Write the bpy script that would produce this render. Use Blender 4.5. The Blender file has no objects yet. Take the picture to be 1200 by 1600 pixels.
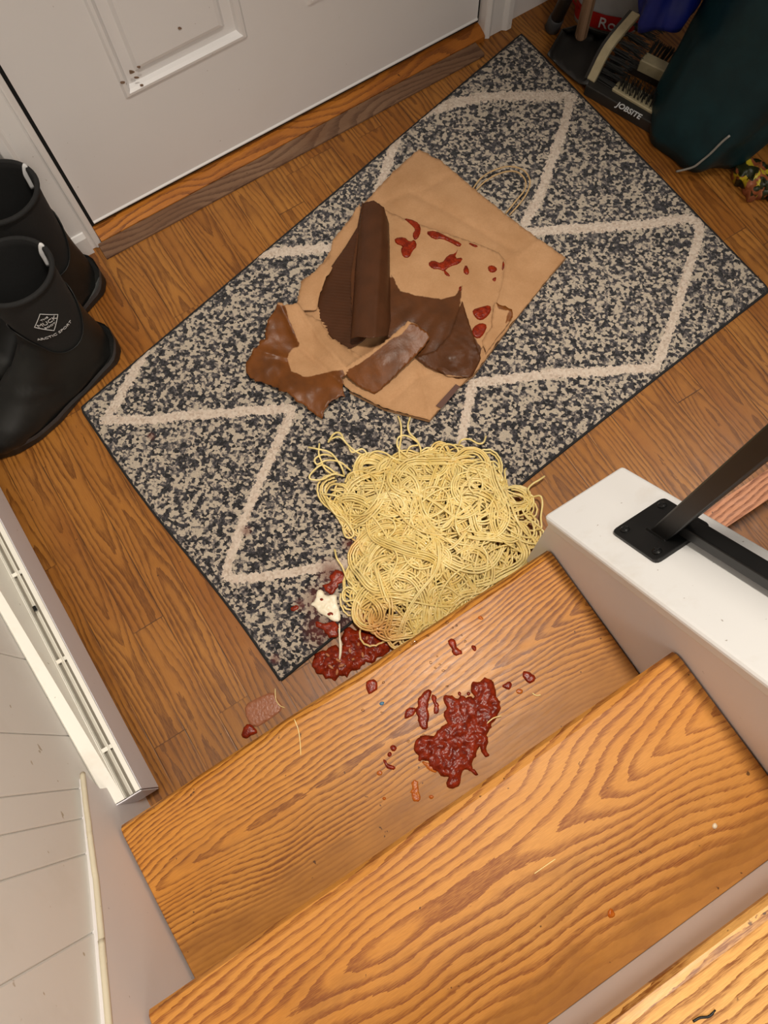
import bpy, math, random
import numpy as np
from mathutils import Vector, Matrix, geometry, noise as mnoise
random.seed(7); rng = np.random.default_rng(7)
scene = bpy.context.scene
COL = scene.collection
PI = math.pi

# ------------------------------------------------------------------ camera, light, exposure
cam_d = bpy.data.cameras.new('camera'); cam = bpy.data.objects.new('camera', cam_d); COL.objects.link(cam)
CAM = np.array([0.3908, -0.1291, 1.3536]); ROT = (0.2906, 0.0263, -0.5669); FPX = 1250.1
cam.location = CAM; cam.rotation_euler = ROT
cam_d.sensor_fit = 'VERTICAL'; cam_d.sensor_height = 36.0; cam_d.lens = FPX / 1600 * 36.0
cam_d.clip_start = 0.02; cam_d.clip_end = 50
scene.camera = cam
scene.view_settings.view_transform = 'Standard'; scene.view_settings.look = 'None'
scene.view_settings.gamma = 1.0; scene.view_settings.use_curve_mapping = False
scene.view_settings.exposure = 0.0

world = bpy.data.worlds.new('world'); scene.world = world; world.use_nodes = True
world.node_tree.nodes['Background'].inputs[0].default_value = (1.0, 0.90, 0.80, 1)
world.node_tree.nodes['Background'].inputs[1].default_value = 0.20

def area(name, loc, target, size, power, color, shape='DISK'):
    d = bpy.data.lights.new(name, 'AREA'); d.energy = power; d.color = color; d.shape = shape; d.size = size
    o = bpy.data.objects.new(name, d); COL.objects.link(o); o.location = loc
    o.rotation_euler = (Vector(target) - Vector(loc)).to_track_quat('-Z', 'Y').to_euler()
    return o
def spot(name, loc, target, power, color, angle, blend, radius):
    d = bpy.data.lights.new(name, 'SPOT'); d.energy = power; d.color = color; d.spot_size = math.radians(angle); d.spot_blend = blend; d.shadow_soft_size = radius
    o = bpy.data.objects.new(name, d); COL.objects.link(o); o.location = loc
    o.rotation_euler = (Vector(target) - Vector(loc)).to_track_quat('-Z', 'Y').to_euler()
    return o
spot('recessed_ceiling_light', (0.70, 0.06, 2.38), (0.40, 0.16, 0), 145, (1.0, 0.90, 0.78), 60, 0.8, 0.09)
area('stairwell_fill', (0.35, -1.5, 2.6), (0.4, 0.2, 0), 0.9, 20, (1.0, 0.91, 0.80))  # unseen soft fill, added to brighten the left wall and risers
spot('side_room_light', (2.15, -0.05, 2.2), (1.25, 0.05, 0), 42, (1.0, 0.90, 0.80), 40, 1.0, 0.10)

# ------------------------------------------------------------------ measuring: a sight line of the photo met with a plane of the room
RM = np.array(Matrix(((1,0,0),(0,1,0),(0,0,1))))
_cx,_cy,_cz = ROT
_Rx = np.array([[1,0,0],[0,math.cos(_cx),-math.sin(_cx)],[0,math.sin(_cx),math.cos(_cx)]])
_Ry = np.array([[math.cos(_cy),0,math.sin(_cy)],[0,1,0],[-math.sin(_cy),0,math.cos(_cy)]])
_Rz = np.array([[math.cos(_cz),-math.sin(_cz),0],[math.sin(_cz),math.cos(_cz),0],[0,0,1]])
RM = _Rz @ _Ry @ _Rx
def ray(x, y): return RM @ np.array([(x-600)/FPX, -(y-800)/FPX, -1.0])
def uz(x, y, z=0.0): v = ray(x, y); return CAM + v*(z-CAM[2])/v[2]
def ux(x, y, X): v = ray(x, y); return CAM + v*(X-CAM[0])/v[0]
def uy(x, y, Y): v = ray(x, y); return CAM + v*(Y-CAM[1])/v[1]
def proj_arr(P):
    q = (np.asarray(P)-CAM) @ RM
    return np.stack([600+FPX*q[:,0]/-q[:,2], 800-FPX*q[:,1]/-q[:,2]], 1)

# ------------------------------------------------------------------ node helpers
class NT:
    def __init__(s, name):
        s.m = bpy.data.materials.new(name); s.m.use_nodes = True
        s.t = s.m.node_tree; s.b = s.t.nodes['Principled BSDF']
        tc = s.t.nodes.new('ShaderNodeTexCoord'); s.obj = tc.outputs['Object']
    def link(s, v, sock):
        if hasattr(v, 'is_output') or isinstance(v, bpy.types.NodeSocket): s.t.links.new(v, sock)
        else: sock.default_value = v
    def math(s, op, a, b=None, c=None, clamp=False):
        n = s.t.nodes.new('ShaderNodeMath'); n.operation = op; n.use_clamp = clamp
        s.link(a, n.inputs[0])
        if b is not None: s.link(b, n.inputs[1])
        if c is not None: s.link(c, n.inputs[2])
        return n.outputs[0]
    def sep(s, v):
        n = s.t.nodes.new('ShaderNodeSeparateXYZ'); s.t.links.new(v, n.inputs[0]); return n.outputs
    def comb(s, x, y, z):
        n = s.t.nodes.new('ShaderNodeCombineXYZ')
        for i, v in enumerate((x, y, z)): s.link(v, n.inputs[i])
        return n.outputs[0]
    def noise(s, vec, scale, detail=3, rough=.5, dist=0):
        n = s.t.nodes.new('ShaderNodeTexNoise'); s.t.links.new(vec, n.inputs['Vector'])
        n.inputs['Scale'].default_value = scale; n.inputs['Detail'].default_value = detail
        n.inputs['Roughness'].default_value = rough; n.inputs['Distortion'].default_value = dist
        return n.outputs['Fac']
    def ramp(s, fac, stops, interp='LINEAR'):
        n = s.t.nodes.new('ShaderNodeValToRGB'); s.link(fac, n.inputs[0]); cr = n.color_ramp; cr.interpolation = interp
        while len(cr.elements) < len(stops): cr.elements.new(.5)
        for e, (p, c) in zip(cr.elements, stops):
            e.position = p; e.color = (c[0], c[1], c[2], 1) if hasattr(c, '__len__') else (c, c, c, 1)
        return n.outputs[0]
    def mix(s, f, a, b, mode='MIX'):
        n = s.t.nodes.new('ShaderNodeMix'); n.data_type = 'RGBA'; n.blend_type = mode
        s.link(f, n.inputs[0])
        for v, i in ((a, 6), (b, 7)):
            if isinstance(v, tuple): v = (v[0], v[1], v[2], 1)
            s.link(v, n.inputs[i])
        return n.outputs[2]
    def attr(s, name):
        n = s.t.nodes.new('ShaderNodeAttribute'); n.attribute_name = name; return n.outputs['Fac']
    def white(s, v):
        n = s.t.nodes.new('ShaderNodeTexWhiteNoise'); n.noise_dimensions = '3D'; s.t.links.new(v, n.inputs[0]); return n.outputs[0]
    def vor(s, vec, scale, out='Color', feature='F1', rnd=1):
        n = s.t.nodes.new('ShaderNodeTexVoronoi'); s.t.links.new(vec, n.inputs['Vector']); n.feature = feature
        n.inputs['Scale'].default_value = scale; n.inputs['Randomness'].default_value = rnd
        return n.outputs[out]
    def bump(s, h, strength=.3, dist=.001):
        n = s.t.nodes.new('ShaderNodeBump'); n.inputs['Strength'].default_value = strength; n.inputs['Distance'].default_value = dist
        s.t.links.new(h, n.inputs['Height']); s.t.links.new(n.outputs[0], s.b.inputs['Normal'])
    def set(s, **k):
        names = dict(color='Base Color', rough='Roughness', metal='Metallic', coat='Coat Weight', coat_rough='Coat Roughness',
                     spec='Specular IOR Level', sss='Subsurface Weight', trans='Transmission Weight', ior='IOR', sheen='Sheen Weight', alpha='Alpha')
        for q, v in k.items():
            sock = s.b.inputs[names[q]]
            if isinstance(v, tuple): v = (v[0], v[1], v[2], 1)
            s.link(v, sock)
        return s

def srgb(r, g, b):
    f = lambda c: (c/255/12.92) if c <= 10 else ((c/255+.055)/1.055)**2.4
    return (f(r), f(g), f(b))

def plain(name, col, rough=.5, var=.12, nscale=30, bump=0.0, **k):
    n = NT(name)
    f = n.noise(n.obj, nscale, 4, .6)
    c = n.ramp(f, [(.3, tuple(x*(1-var) for x in col)), (.7, tuple(min(1, x*(1+var)) for x in col))])
    n.set(color=c, rough=rough, **k)
    if bump: n.bump(n.noise(n.obj, nscale*6, 3), bump, .001)
    return n.m

def grain(n, u, v, seed, light, mid, dark, freq, wedge, warp, u0=0.0, pore=1.0):
    """oak grain: nested arches along v, ring stripes, fine pores"""
    w1 = n.noise(n.comb(n.math('MULTIPLY', u, 5.0), n.math('MULTIPLY', v, 2.2), seed), 1.0, 2, .5)
    w2 = n.noise(n.comb(n.math('MULTIPLY', u, 40.0), n.math('MULTIPLY', v, 14.0), seed), 1.0, 2, .5)
    du = n.math('SUBTRACT', u, u0)
    sl = n.noise(n.comb(n.math('MULTIPLY', u, 2.0), n.math('MULTIPLY', v, 1.1), n.math('ADD', seed, 2.7)), 1.0, 1, .5)
    a = n.math('SQRT', n.math('ADD', n.math('MULTIPLY', du, du), 0.00006))
    F = n.math('ADD', a, n.math('MULTIPLY', v, -wedge))
    F = n.math('ADD', F, n.math('MULTIPLY', w1, warp))
    F = n.math('ADD', F, n.math('MULTIPLY', w2, 0.009))
    F = n.math('ADD', F, n.math('MULTIPLY', sl, warp*.6))
    w3 = n.noise(n.comb(n.math('MULTIPLY', u, 500.0), n.math('MULTIPLY', v, 60.0), seed), 1.0, 2, .6)
    Fr = n.math('ADD', n.math('MULTIPLY', F, freq), n.math('MULTIPLY', w3, .35))
    s = n.math('FRACT', Fr)
    thick = n.noise(n.comb(n.math('MULTIPLY', u, 14.0), n.math('MULTIPLY', v, 5.0), n.math('ADD', seed, 6.1)), 1.0, 2, .5)
    s = n.math('ADD', s, n.math('MULTIPLY', n.math('SUBTRACT', thick, .55), .9), clamp=True)
    band = n.ramp(s, [(0.0, .0), (.42, 0.06), (.66, .62), (.93, .95), (1.0, .80)])
    bsize = n.noise(n.comb(n.math('MULTIPLY', u, 9.0), n.math('MULTIPLY', v, 5.0), n.math('ADD', seed, 4.4)), 1.0, 3, .6)
    amt = n.math('MULTIPLY', n.math('MULTIPLY', band, 1.0), n.math('ADD', n.math('MULTIPLY', bsize, .9), .35), clamp=True)
    pores = n.noise(n.comb(n.math('MULTIPLY', u, 1100.0), n.math('MULTIPLY', v, 55.0), seed), 1.0, 2, .7)
    pm = n.ramp(pores, [(.42, 1.0), (.58, 0.0)])
    amt2 = n.math('ADD', n.math('MULTIPLY', amt, .85), n.math('MULTIPLY', n.math('MULTIPLY', pm, n.math('ADD', amt, .35)), .5*pore), clamp=True)
    blotch = n.noise(n.comb(n.math('MULTIPLY', u, 7.0), n.math('MULTIPLY', v, 3.0), n.math('ADD', seed, 9.0)), 1.0, 4, .6)
    base = n.mix(n.ramp(blotch, [(.35, 0.0), (.65, 1.0)]), light, mid)
    return n.mix(amt2, base, dark), amt2

def wood_board(name, along, light, mid, dark, seed, freq=85, wedge=.1, warp=.1, u0=0., rough=.33, spots=True, coat=.06, back=None):
    n = NT(name); X, Y, Z = n.sep(n.obj)
    u, v = (Y, X) if along == 'x' else (X, Y)
    c, a = grain(n, u, v, float(seed), light, mid, dark, freq, wedge, warp, u0)
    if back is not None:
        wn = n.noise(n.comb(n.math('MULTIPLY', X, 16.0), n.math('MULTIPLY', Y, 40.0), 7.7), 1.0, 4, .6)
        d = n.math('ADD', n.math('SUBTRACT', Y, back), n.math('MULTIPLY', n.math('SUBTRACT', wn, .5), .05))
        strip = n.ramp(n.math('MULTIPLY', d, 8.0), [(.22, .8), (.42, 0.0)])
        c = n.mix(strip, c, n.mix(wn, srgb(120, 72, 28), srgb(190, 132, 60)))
    if spots:
        sp = n.noise(n.obj, 95, 2, .5); c = n.mix(n.ramp(sp, [(.735, 0.0), (.765, .8)]), c, srgb(60, 32, 14))
        st = n.noise(n.comb(n.math('MULTIPLY', X, 5.0), n.math('MULTIPLY', Y, 12.0), 3.3), 1.0, 4, .6)
        c = n.mix(n.ramp(st, [(.60, 0.0), (.78, .45)]), c, srgb(100, 58, 30))
    rg = n.math('ADD', n.math('MULTIPLY', n.noise(n.comb(n.math('MULTIPLY', X, 30.0), n.math('MULTIPLY', Y, 160.0), 1.0), 1.0, 4, .7), .40), rough-.13)
    n.set(color=c, rough=rg, coat=coat, coat_rough=.3, spec=.25)
    n.bump(a, -.12, .0006)
    return n.m

def wood_floor(name):
    n = NT(name); X, Y, Z = n.sep(n.obj)
    PW, PL = .0575, .62
    xi = n.math('DIVIDE', n.math('ADD', X, .012), PW); ix = n.math('FLOOR', xi); fx = n.math('FRACT', xi)
    r1 = n.white(n.comb(ix, 1.7, 0.3))
    yi = n.math('ADD', n.math('DIVIDE', Y, PL), n.math('MULTIPLY', r1, 7.3)); iy = n.math('FLOOR', yi); fy = n.math('FRACT', yi)
    r2 = n.white(n.comb(ix, iy, 5.1)); r3 = n.white(n.comb(iy, ix, 9.1))
    uu = n.math('ADD', X, n.math('MULTIPLY', r2, .9))
    vv = n.math('MULTIPLY', n.math('ADD', Y, n.math('MULTIPLY', r2, 5.0)), n.math('SUBTRACT', n.math('MULTIPLY', n.math('GREATER_THAN', r3, .5), 2.0), 1.0))
    lu = n.math('MULTIPLY', n.math('SUBTRACT', fx, n.math('ADD', .2, n.math('MULTIPLY', r3, .6))), PW)
    c, a = grain(n, lu, vv, n.math('MULTIPLY', r2, 30.0), srgb(176, 120, 54), srgb(154, 98, 40), srgb(112, 68, 26), 115, .018, .07)
    c = n.mix(n.math('MULTIPLY', r3, .40), c, n.mix(1.0, c, srgb(205, 180, 140), 'MULTIPLY'))
    d = n.noise(n.obj, 6, 4, .65); c = n.mix(n.ramp(d, [(.55, 0.0), (.75, .5)]), c, srgb(96, 56, 26))
    gx = n.math('MINIMUM', fx, n.math('SUBTRACT', 1.0, fx)); gy = n.math('MULTIPLY', n.math('MINIMUM', fy, n.math('SUBTRACT', 1.0, fy)), PL/PW)
    g = n.math('MINIMUM', gx, gy); gm = n.ramp(g, [(.008, .85), (.022, 0.0)])
    gn = n.ramp(n.noise(n.obj, 9, 3), [(.38, .25), (.62, 1.0)])
    gm = n.math('MULTIPLY', gm, gn)
    c = n.mix(gm, c, srgb(55, 30, 12))
    sp = n.noise(n.obj, 110, 2, .5); c = n.mix(n.ramp(sp, [(.74, 0.0), (.77, .8)]), c, srgb(60, 32, 14))
    n.set(color=c, rough=n.math('ADD', n.math('MULTIPLY', n.noise(n.obj, 50, 4, .7), .3), .22), coat=.08, coat_rough=.25, spec=.35)
    n.bump(n.math('SUBTRACT', 1.0, n.math('MAXIMUM', gm, n.math('MULTIPLY', a, .2))), .3, .001)
    return n.m

# ------------------------------------------------------------------ mesh helpers
def tag(o, label=None, cat=None, group=None, kind=None):
    if label: o['label'] = label
    if cat: o['category'] = cat
    if group: o['group'] = group
    if kind: o['kind'] = kind
    return o
def empty(name, loc, label, cat, group=None):
    o = bpy.data.objects.new(name, None); COL.objects.link(o); o.location = tuple(loc); o.empty_display_size = .05
    return tag(o, label, cat, group)
def mesh(name, V, F, mat, parent=None, smooth=False, base=None, attrs=None):
    V = np.asarray(V, float).reshape(-1, 3)
    off = np.zeros(3)
    if parent is not None:
        p = parent
        while p is not None: off = off + np.array(p.location); p = p.parent
    elif base is not None: off = np.array(base, float)
    me = bpy.data.meshes.new(name); me.from_pydata((V-off).tolist(), [], [tuple(int(i) for i in f) for f in F]); me.validate()
    if mat is not None: me.materials.append(mat)
    if smooth: me.polygons.foreach_set('use_smooth', [True]*len(me.polygons))
    if attrs:
        for k, a in attrs.items():
            at = me.attributes.new(k, 'FLOAT', 'POINT'); at.data.foreach_set('value', np.asarray(a, np.float32))
    me.update()
    o = bpy.data.objects.new(name, me); COL.objects.link(o)
    if parent is not None: o.parent = parent
    elif base is not None: o.location = tuple(off)
    return o
def bevel(o, w=.003, seg=2, angle=35):
    m = o.modifiers.new('bevel', 'BEVEL'); m.width = w; m.segments = seg; m.limit_method = 'ANGLE'; m.angle_limit = math.radians(angle); return o
def box(a, b):
    (x0, y0, z0), (x1, y1, z1) = a, b
    V = [(x, y, z) for z in (z0, z1) for y in (y0, y1) for x in (x0, x1)]
    F = [(0,2,3,1), (4,5,7,6), (0,1,5,4), (2,6,7,3), (0,4,6,2), (1,3,7,5)]
    return V, F
class MB:
    def __init__(s): s.V = []; s.F = []
    def add(s, V, F):
        b = len(s.V); s.V += [tuple(v) for v in V]; s.F += [tuple(i+b for i in f) for f in F]; return s
    def box(s, a, b): return s.add(*box(a, b))
    def build(s, name, mat, parent=None, **k): return mesh(name, s.V, s.F, mat, parent, **k)
def prism(poly, d):
    """poly: list of 3D points (planar), extruded by vector d"""
    P = [np.array(p, float) for p in poly]; n = len(P); d = np.array(d, float)
    V = P + [p+d for p in P]
    F = [tuple(range(n))[::-1], tuple(range(n, 2*n))] + [(i, (i+1) % n, n+(i+1) % n, n+i) for i in range(n)]
    nrm = sum((np.cross(P[i]-P[0], P[(i+1) % n]-P[0]) for i in range(n)), np.zeros(3))
    if np.dot(nrm, d) < 0: F = [f[::-1] for f in F]
    return V, F
def obox(o, ax, ay, az):
    """box from corner o with edge vectors"""
    return prism([o, o+ax, o+ax+ay, o+ay], az)
def tube(pts, r, k=6, caps=True, flat=1.0):
    P = np.asarray(pts, float); n = len(P); r = np.broadcast_to(np.asarray(r, float), (n,))
    T = np.gradient(P, axis=0); T /= np.linalg.norm(T, axis=1)[:, None]+1e-12
    N = np.zeros_like(P); a = np.array([0, 0, 1.]) if abs(T[0, 2]) < .9 else np.array([1., 0, 0])
    for i in range(n):
        a = a - T[i]*np.dot(a, T[i]); l = np.linalg.norm(a)
        if l < 1e-6: a = np.array([1., .1, 0]); a -= T[i]*np.dot(a, T[i]); l = np.linalg.norm(a)
        a = a/l; N[i] = a
    B = np.cross(T, N); ph = np.arange(k)*2*PI/k
    V = (P[:, None, :] + r[:, None, None]*(np.cos(ph)[None, :, None]*N[:, None, :]*flat + np.sin(ph)[None, :, None]*B[:, None, :])).reshape(-1, 3)
    F = [(i*k+j, i*k+(j+1) % k, (i+1)*k+(j+1) % k, (i+1)*k+j) for i in range(n-1) for j in range(k)]
    if caps: F += [tuple(range(k))[::-1], tuple(range((n-1)*k, n*k))]
    return V, F
def smooth_path(pts, n=40):
    P = np.asarray(pts, float); m = len(P)
    Q = np.vstack([2*P[0]-P[1], P, 2*P[-1]-P[-2]]); out = []
    for i in range(m-1):
        p0, p1, p2, p3 = Q[i:i+4]; kk = max(2, n//(m-1))
        for t in np.linspace(0, 1, kk, endpoint=(i == m-2)):
            out.append(.5*((2*p1)+(-p0+p2)*t+(2*p0-5*p1+4*p2-p3)*t*t+(-p0+3*p1-3*p2+p3)*t**3))
    return np.array(out)
def loft(rings, close0=True, close1=True):
    k = len(rings[0]); V = [p for r in rings for p in r]
    F = [(i*k+j, i*k+(j+1) % k, (i+1)*k+(j+1) % k, (i+1)*k+j) for i in range(len(rings)-1) for j in range(k)]
    if close0: F.append(tuple(range(k))[::-1])
    if close1: F.append(tuple(range((len(rings)-1)*k, len(rings)*k)))
    return V, F
def inside(px, py, poly):
    poly = np.asarray(poly, float); x0, y0 = poly[:, 0], poly[:, 1]; x1, y1 = np.roll(x0, -1), np.roll(y0, -1)
    c = np.zeros(np.shape(px), bool)
    for a, b, d, e in zip(x0, y0, x1, y1):
        if b == e: continue
        c ^= ((b > py) != (e > py)) & (px < (d-a)*(py-b)/(e-b)+a)
    return c
def pdist(px, py, poly, closed=True):
    poly = np.asarray(poly, float); D = np.full(np.shape(px), 1e9); m = len(poly)
    for i in range(m if closed else m-1):
        a, b = poly[i], poly[(i+1) % m]; ab = b-a; L = ab@ab+1e-12
        t = np.clip(((px-a[0])*ab[0]+(py-a[1])*ab[1])/L, 0, 1)
        D = np.minimum(D, np.hypot(px-a[0]-t*ab[0], py-a[1]-t*ab[1]))
    return D
def sdist(px, py, poly): return np.where(inside(px, py, poly), 1, -1)*pdist(px, py, poly)
def fbm(x, y, s, seed=0, oct=3):
    out = np.zeros(len(x)); amp = 1
    for o in range(oct):
        out += amp*np.array([mnoise.noise((a*s, b*s, seed+o*7.1)) for a, b in zip(x, y)]); s *= 2.1; amp *= .5
    return out
def densify(poly, step, jag=0.0):
    P = np.asarray(poly, float); out = []
    for i in range(len(P)):
        a, b = P[i], P[(i+1) % len(P)]; L = np.linalg.norm(b-a); m = max(1, int(L/step))
        for j in range(m):
            q = a+(b-a)*j/m
            if jag: q = q+rng.normal(0, jag, 2)
            out.append(q)
    return np.array(out)
def chaikin(P, k=1):
    P = np.asarray(P, float)
    for _ in range(k):
        Q = np.roll(P, -1, 0); P = np.stack([.75*P+.25*Q, .25*P+.75*Q], 1).reshape(-1, 2)
    return P
def tri_region(poly, step):
    """triangulated region of a picture-plane outline: returns pts (n,2), tris, number of border points"""
    P = np.asarray(poly, float); x0, y0 = P.min(0); x1, y1 = P.max(0)
    gx, gy = np.meshgrid(np.arange(x0, x1+step, step), np.arange(y0, y1+step, step*.87))
    gx = gx + (np.arange(gx.shape[0]) % 2)[:, None]*step*.5
    gx, gy = gx.ravel(), gy.ravel()
    gx = gx+rng.uniform(-.12, .12, gx.size)*step; gy = gy+rng.uniform(-.12, .12, gy.size)*step
    k = sdist(gx, gy, P) > step*.45; I = np.stack([gx[k], gy[k]], 1)
    A = np.vstack([P, I]) if len(I) else P
    nb = len(P)
    r = geometry.delaunay_2d_cdt([Vector(a) for a in A], [(i, (i+1) % nb) for i in range(nb)], [], 1, 1e-5)
    V = np.array([tuple(v) for v in r[0]]); F = [tuple(f) for f in r[2]]
    C = np.array([V[list(f)].mean(0) for f in F]); ok = inside(C[:, 0], C[:, 1], P)
    return V, [f for f, o in zip(F, ok) if o]
def solid_sheet(pts2, tris, ztop, thick=None, zbot=None):
    """sheet on the given heights with a thickness (paper) or a flat underside (puddle)"""
    n = len(pts2)
    top = np.array([uz(p[0], p[1], z) for p, z in zip(pts2, ztop)])
    bot = top.copy(); bot[:, 2] = (top[:, 2]-thick) if thick is not None else zbot
    F = []
    e = {}
    for t in tris:
        a, b, c = [top[i] for i in t]
        if np.cross(b-a, c-a)[2] < 0: t = t[::-1]
        F.append(t); F.append(tuple(i+n for i in t[::-1]))
        for i in range(3):
            u, v = t[i], t[(i+1) % 3]
            if (v, u) in e: e.pop((v, u))
            else: e[(u, v)] = 1
    for (u, v) in e: F.append((v, u, u+n, v+n))
    return np.vstack([top, bot]), F
def text_mesh(name, body, mat, parent, origin, xd, yd, size, lift=.0006, extrude=.0003, align='LEFT', base=None, thick=0.0, xs=1.0):
    cu = bpy.data.curves.new(name, 'FONT'); cu.body = body; cu.size = size; cu.extrude = extrude; cu.align_x = align; cu.offset = thick; cu.resolution_u = 3
    to = bpy.data.objects.new(name, cu); COL.objects.link(to); bpy.context.view_layer.update()
    me = to.to_mesh(); V = np.array([tuple(v.co) for v in me.vertices]); F = [tuple(p.vertices) for p in me.polygons]
    to.to_mesh_clear(); bpy.data.objects.remove(to); bpy.data.curves.remove(cu)
    xd = np.array(xd, float); xd /= np.linalg.norm(xd); yd = np.array(yd, float); yd -= xd*np.dot(xd, yd); yd /= np.linalg.norm(yd); zd = np.cross(xd, yd)
    W = np.array(origin, float) + V[:, :1]*xd*xs + V[:, 1:2]*yd + (V[:, 2:]+lift)*zd
    return (W, F) if mat is None else mesh(name, W, F, mat, parent, base=base)

# ------------------------------------------------------------------ materials
M = {}
M['floor'] = wood_floor('oak_strip_floor')
T_L, T_M, T_D = srgb(208, 148, 74), srgb(194, 130, 54), srgb(132, 76, 26)
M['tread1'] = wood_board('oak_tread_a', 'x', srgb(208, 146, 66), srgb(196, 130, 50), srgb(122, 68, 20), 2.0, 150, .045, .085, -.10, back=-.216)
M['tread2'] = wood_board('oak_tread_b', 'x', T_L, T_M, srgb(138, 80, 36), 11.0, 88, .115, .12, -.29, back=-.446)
M['tread3'] = wood_board('oak_tread_c', 'x', srgb(232, 176, 100), srgb(216, 150, 76), T_D, 21.0, 95, .03, .05, -.60)
M['sill'] = wood_board('orange_sill_wood', 'x', srgb(196, 124, 44), srgb(160, 92, 32), srgb(124, 70, 26), 5.0, 60, .05, .3, 1.1, rough=.5)
M['worn'] = wood_board('weathered_wood', 'x', srgb(138, 108, 84), srgb(118, 88, 66), srgb(92, 66, 50), 8.0, 70, .03, .2, 1.1, rough=.7, coat=0.0)
M['landing'] = wood_board('landing_nosing_wood', 'x', srgb(214, 150, 110), srgb(196, 128, 86), srgb(128, 72, 40), 15.0, 90, .05, .1, -.3)
def paint(name, col, rough=.4, dirt=.25, dscale=7):
    n = NT(name); f = n.noise(n.obj, dscale, 5, .65)
    c = n.mix(n.ramp(f, [(.55, 0.0), (.8, dirt)]), n.ramp(n.noise(n.obj, 2, 2), [(.3, tuple(x*.96 for x in col)), (.7, col)]), tuple(np.array(col)*np.array((.72, .64, .52))))
    sp = n.noise(n.obj, 130, 2, .5); c = n.mix(n.ramp(sp, [(.75, 0.0), (.78, .6)]), c, (.2, .14, .09))
    n.set(color=c, rough=rough); n.bump(n.noise(n.obj, 160, 3), .08, .0006); return n.m
M['door'] = paint('door_paint', (.80, .79, .79), .42, .10, 4)
M['white'] = paint('trim_paint', (.82, .81, .80), .38, .16)
M['cap'] = paint('cap_paint', (.82, .82, .81), .42, .35, 12)
M['kneewall'] = paint('kneewall_paint', (.84, .82, .84), .5, .06)
M['riser'] = paint('riser_paint', (.84, .81, .81), .5, .10)
M['cream'] = paint('cream_enamel', (.84, .82, .74), .4, .40, 14)
M['caulk'] = paint('aged_trim_paint', (.76, .69, .52), .55, .6, 30)
M['heater'] = paint('grey_enamel', (.80, .79, .84), .35, .08)
def panelling():
    n = NT('panelling_paint'); col = (.82, .81, .78); f = n.noise(n.obj, 6, 5, .65)
    c = n.mix(n.ramp(f, [(.5, 0.0), (.8, .25)]), col, (.55, .50, .40))
    sp = n.noise(n.obj, 60, 2, .5); c = n.mix(n.ramp(sp, [(.72, 0.0), (.75, .7)]), c, (.35, .27, .15))
    n.set(color=c, rough=.45); n.bump(n.noise(n.obj, 160, 3), .08, .0006); return n.m
M['panel'] = panelling()
M['black_metal'] = plain('black_satin_metal', (.008, .008, .008), .42, .2, 40, .05, metal=.0, spec=.35)
M['screw'] = plain('black_screw_metal', (.03, .03, .03), .3, .2, 80, metal=.8)
M['rubber'] = plain('black_rubber', (.011, .011, .010), .5, .35, 18, .05, spec=.28)
M['neoprene'] = plain('black_neoprene', (.006, .006, .006), .85, .2, 200, .2)
M['grey_rubber'] = plain('grey_rubber', (.05, .05, .052), .55, .3, 30, spec=.3)
M['lining'] = plain('black_lining', (.004, .004, .004), .95, .2, 100)
M['label_white'] = plain('printed_white', (.62, .62, .62), .6, .1)
M['label_dim'] = plain('printed_grey', (.12, .12, .12), .7, .1)
M['strap'] = plain('white_strap', (.65, .65, .65), .7, .1)
M['dustpan'] = plain('dark_plastic', (.02, .018, .016), .5, .3, 20)
M['dowel'] = wood_board('grey_dowel_wood', 'y', srgb(150, 122, 96), srgb(130, 102, 80), srgb(96, 72, 52), 3.0, 200, .02, .02, rough=.6, coat=0, spots=False)
M['brushwood'] = plain('pale_brush_wood', (.42, .36, .22), .5, .12, 60)
M['bristle'] = plain('black_bristle', (.008, .008, .007), .7, .3, 90)
M['sackwhite'] = plain('white_plastic_sack', (.42, .42, .42), .35, .12, 12)
M['red'] = plain('red_print', (.45, .015, .01), .4, .1)
M['blue'] = plain('blue_nylon', (.002, .007, .11), .5, .3, 15, spec=.3)
M['teal'] = plain('teal_nylon', (.004, .026, .032), .5, .3, 15, spec=.3)
M['piping'] = plain('grey_piping', (.30, .29, .26), .6, .1)

def rug_mat():
    n = NT('rug_pile')
    w = n.noise(n.obj, 260, 2, .6); X, Y, Z = n.sep(n.obj)
    vec = n.comb(n.math('ADD', X, n.math('MULTIPLY', w, .006)), n.math('ADD', Y, n.math('MULTIPLY', w, -.005)), 0.0)
    v = n.sep(n.vor(vec, 185))[0]
    big = n.noise(n.obj, 70, 3, .6)
    t = n.math('ADD', n.math('MULTIPLY', v, .50), n.math('MULTIPLY', big, .78))
    c = n.ramp(t, [(0.0, srgb(24, 23, 28)), (.50, srgb(60, 57, 63)), (.61, srgb(118, 111, 108)), (.675, srgb(170, 158, 146)), (.72, srgb(218, 203, 182))], 'CONSTANT')
    fine = n.noise(n.obj, 900, 2, .6); c = n.mix(n.ramp(fine, [(.35, .45), (.6, 0.0)]), c, n.mix(1.0, c, (.35, .34, .33), 'MULTIPLY'))
    l = n.attr('line'); tuft = n.sep(n.vor(n.obj, 260))[1]
    lc = n.ramp(tuft, [(0.0, srgb(226, 205, 186)), (.5, srgb(242, 226, 208)), (1.0, srgb(208, 186, 166))])
    lm = n.ramp(n.math('ADD', l, n.math('MULTIPLY', n.math('SUBTRACT', n.noise(n.obj, 160, 3, .6), .5), 1.8)), [(.44, 0.0), (.52, 1.0)])
    c = n.mix(lm, c, lc)
    s = n.attr('stain'); c = n.mix(n.math('MULTIPLY', s, .8), c, srgb(110, 32, 12))
    n.set(color=c, rough=.95, sheen=.15)
    n.bump(n.math('ADD', fine, n.vor(n.obj, 240, 'Distance')), .8, .004)
    return n.m
M['rug'] = rug_mat()
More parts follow.
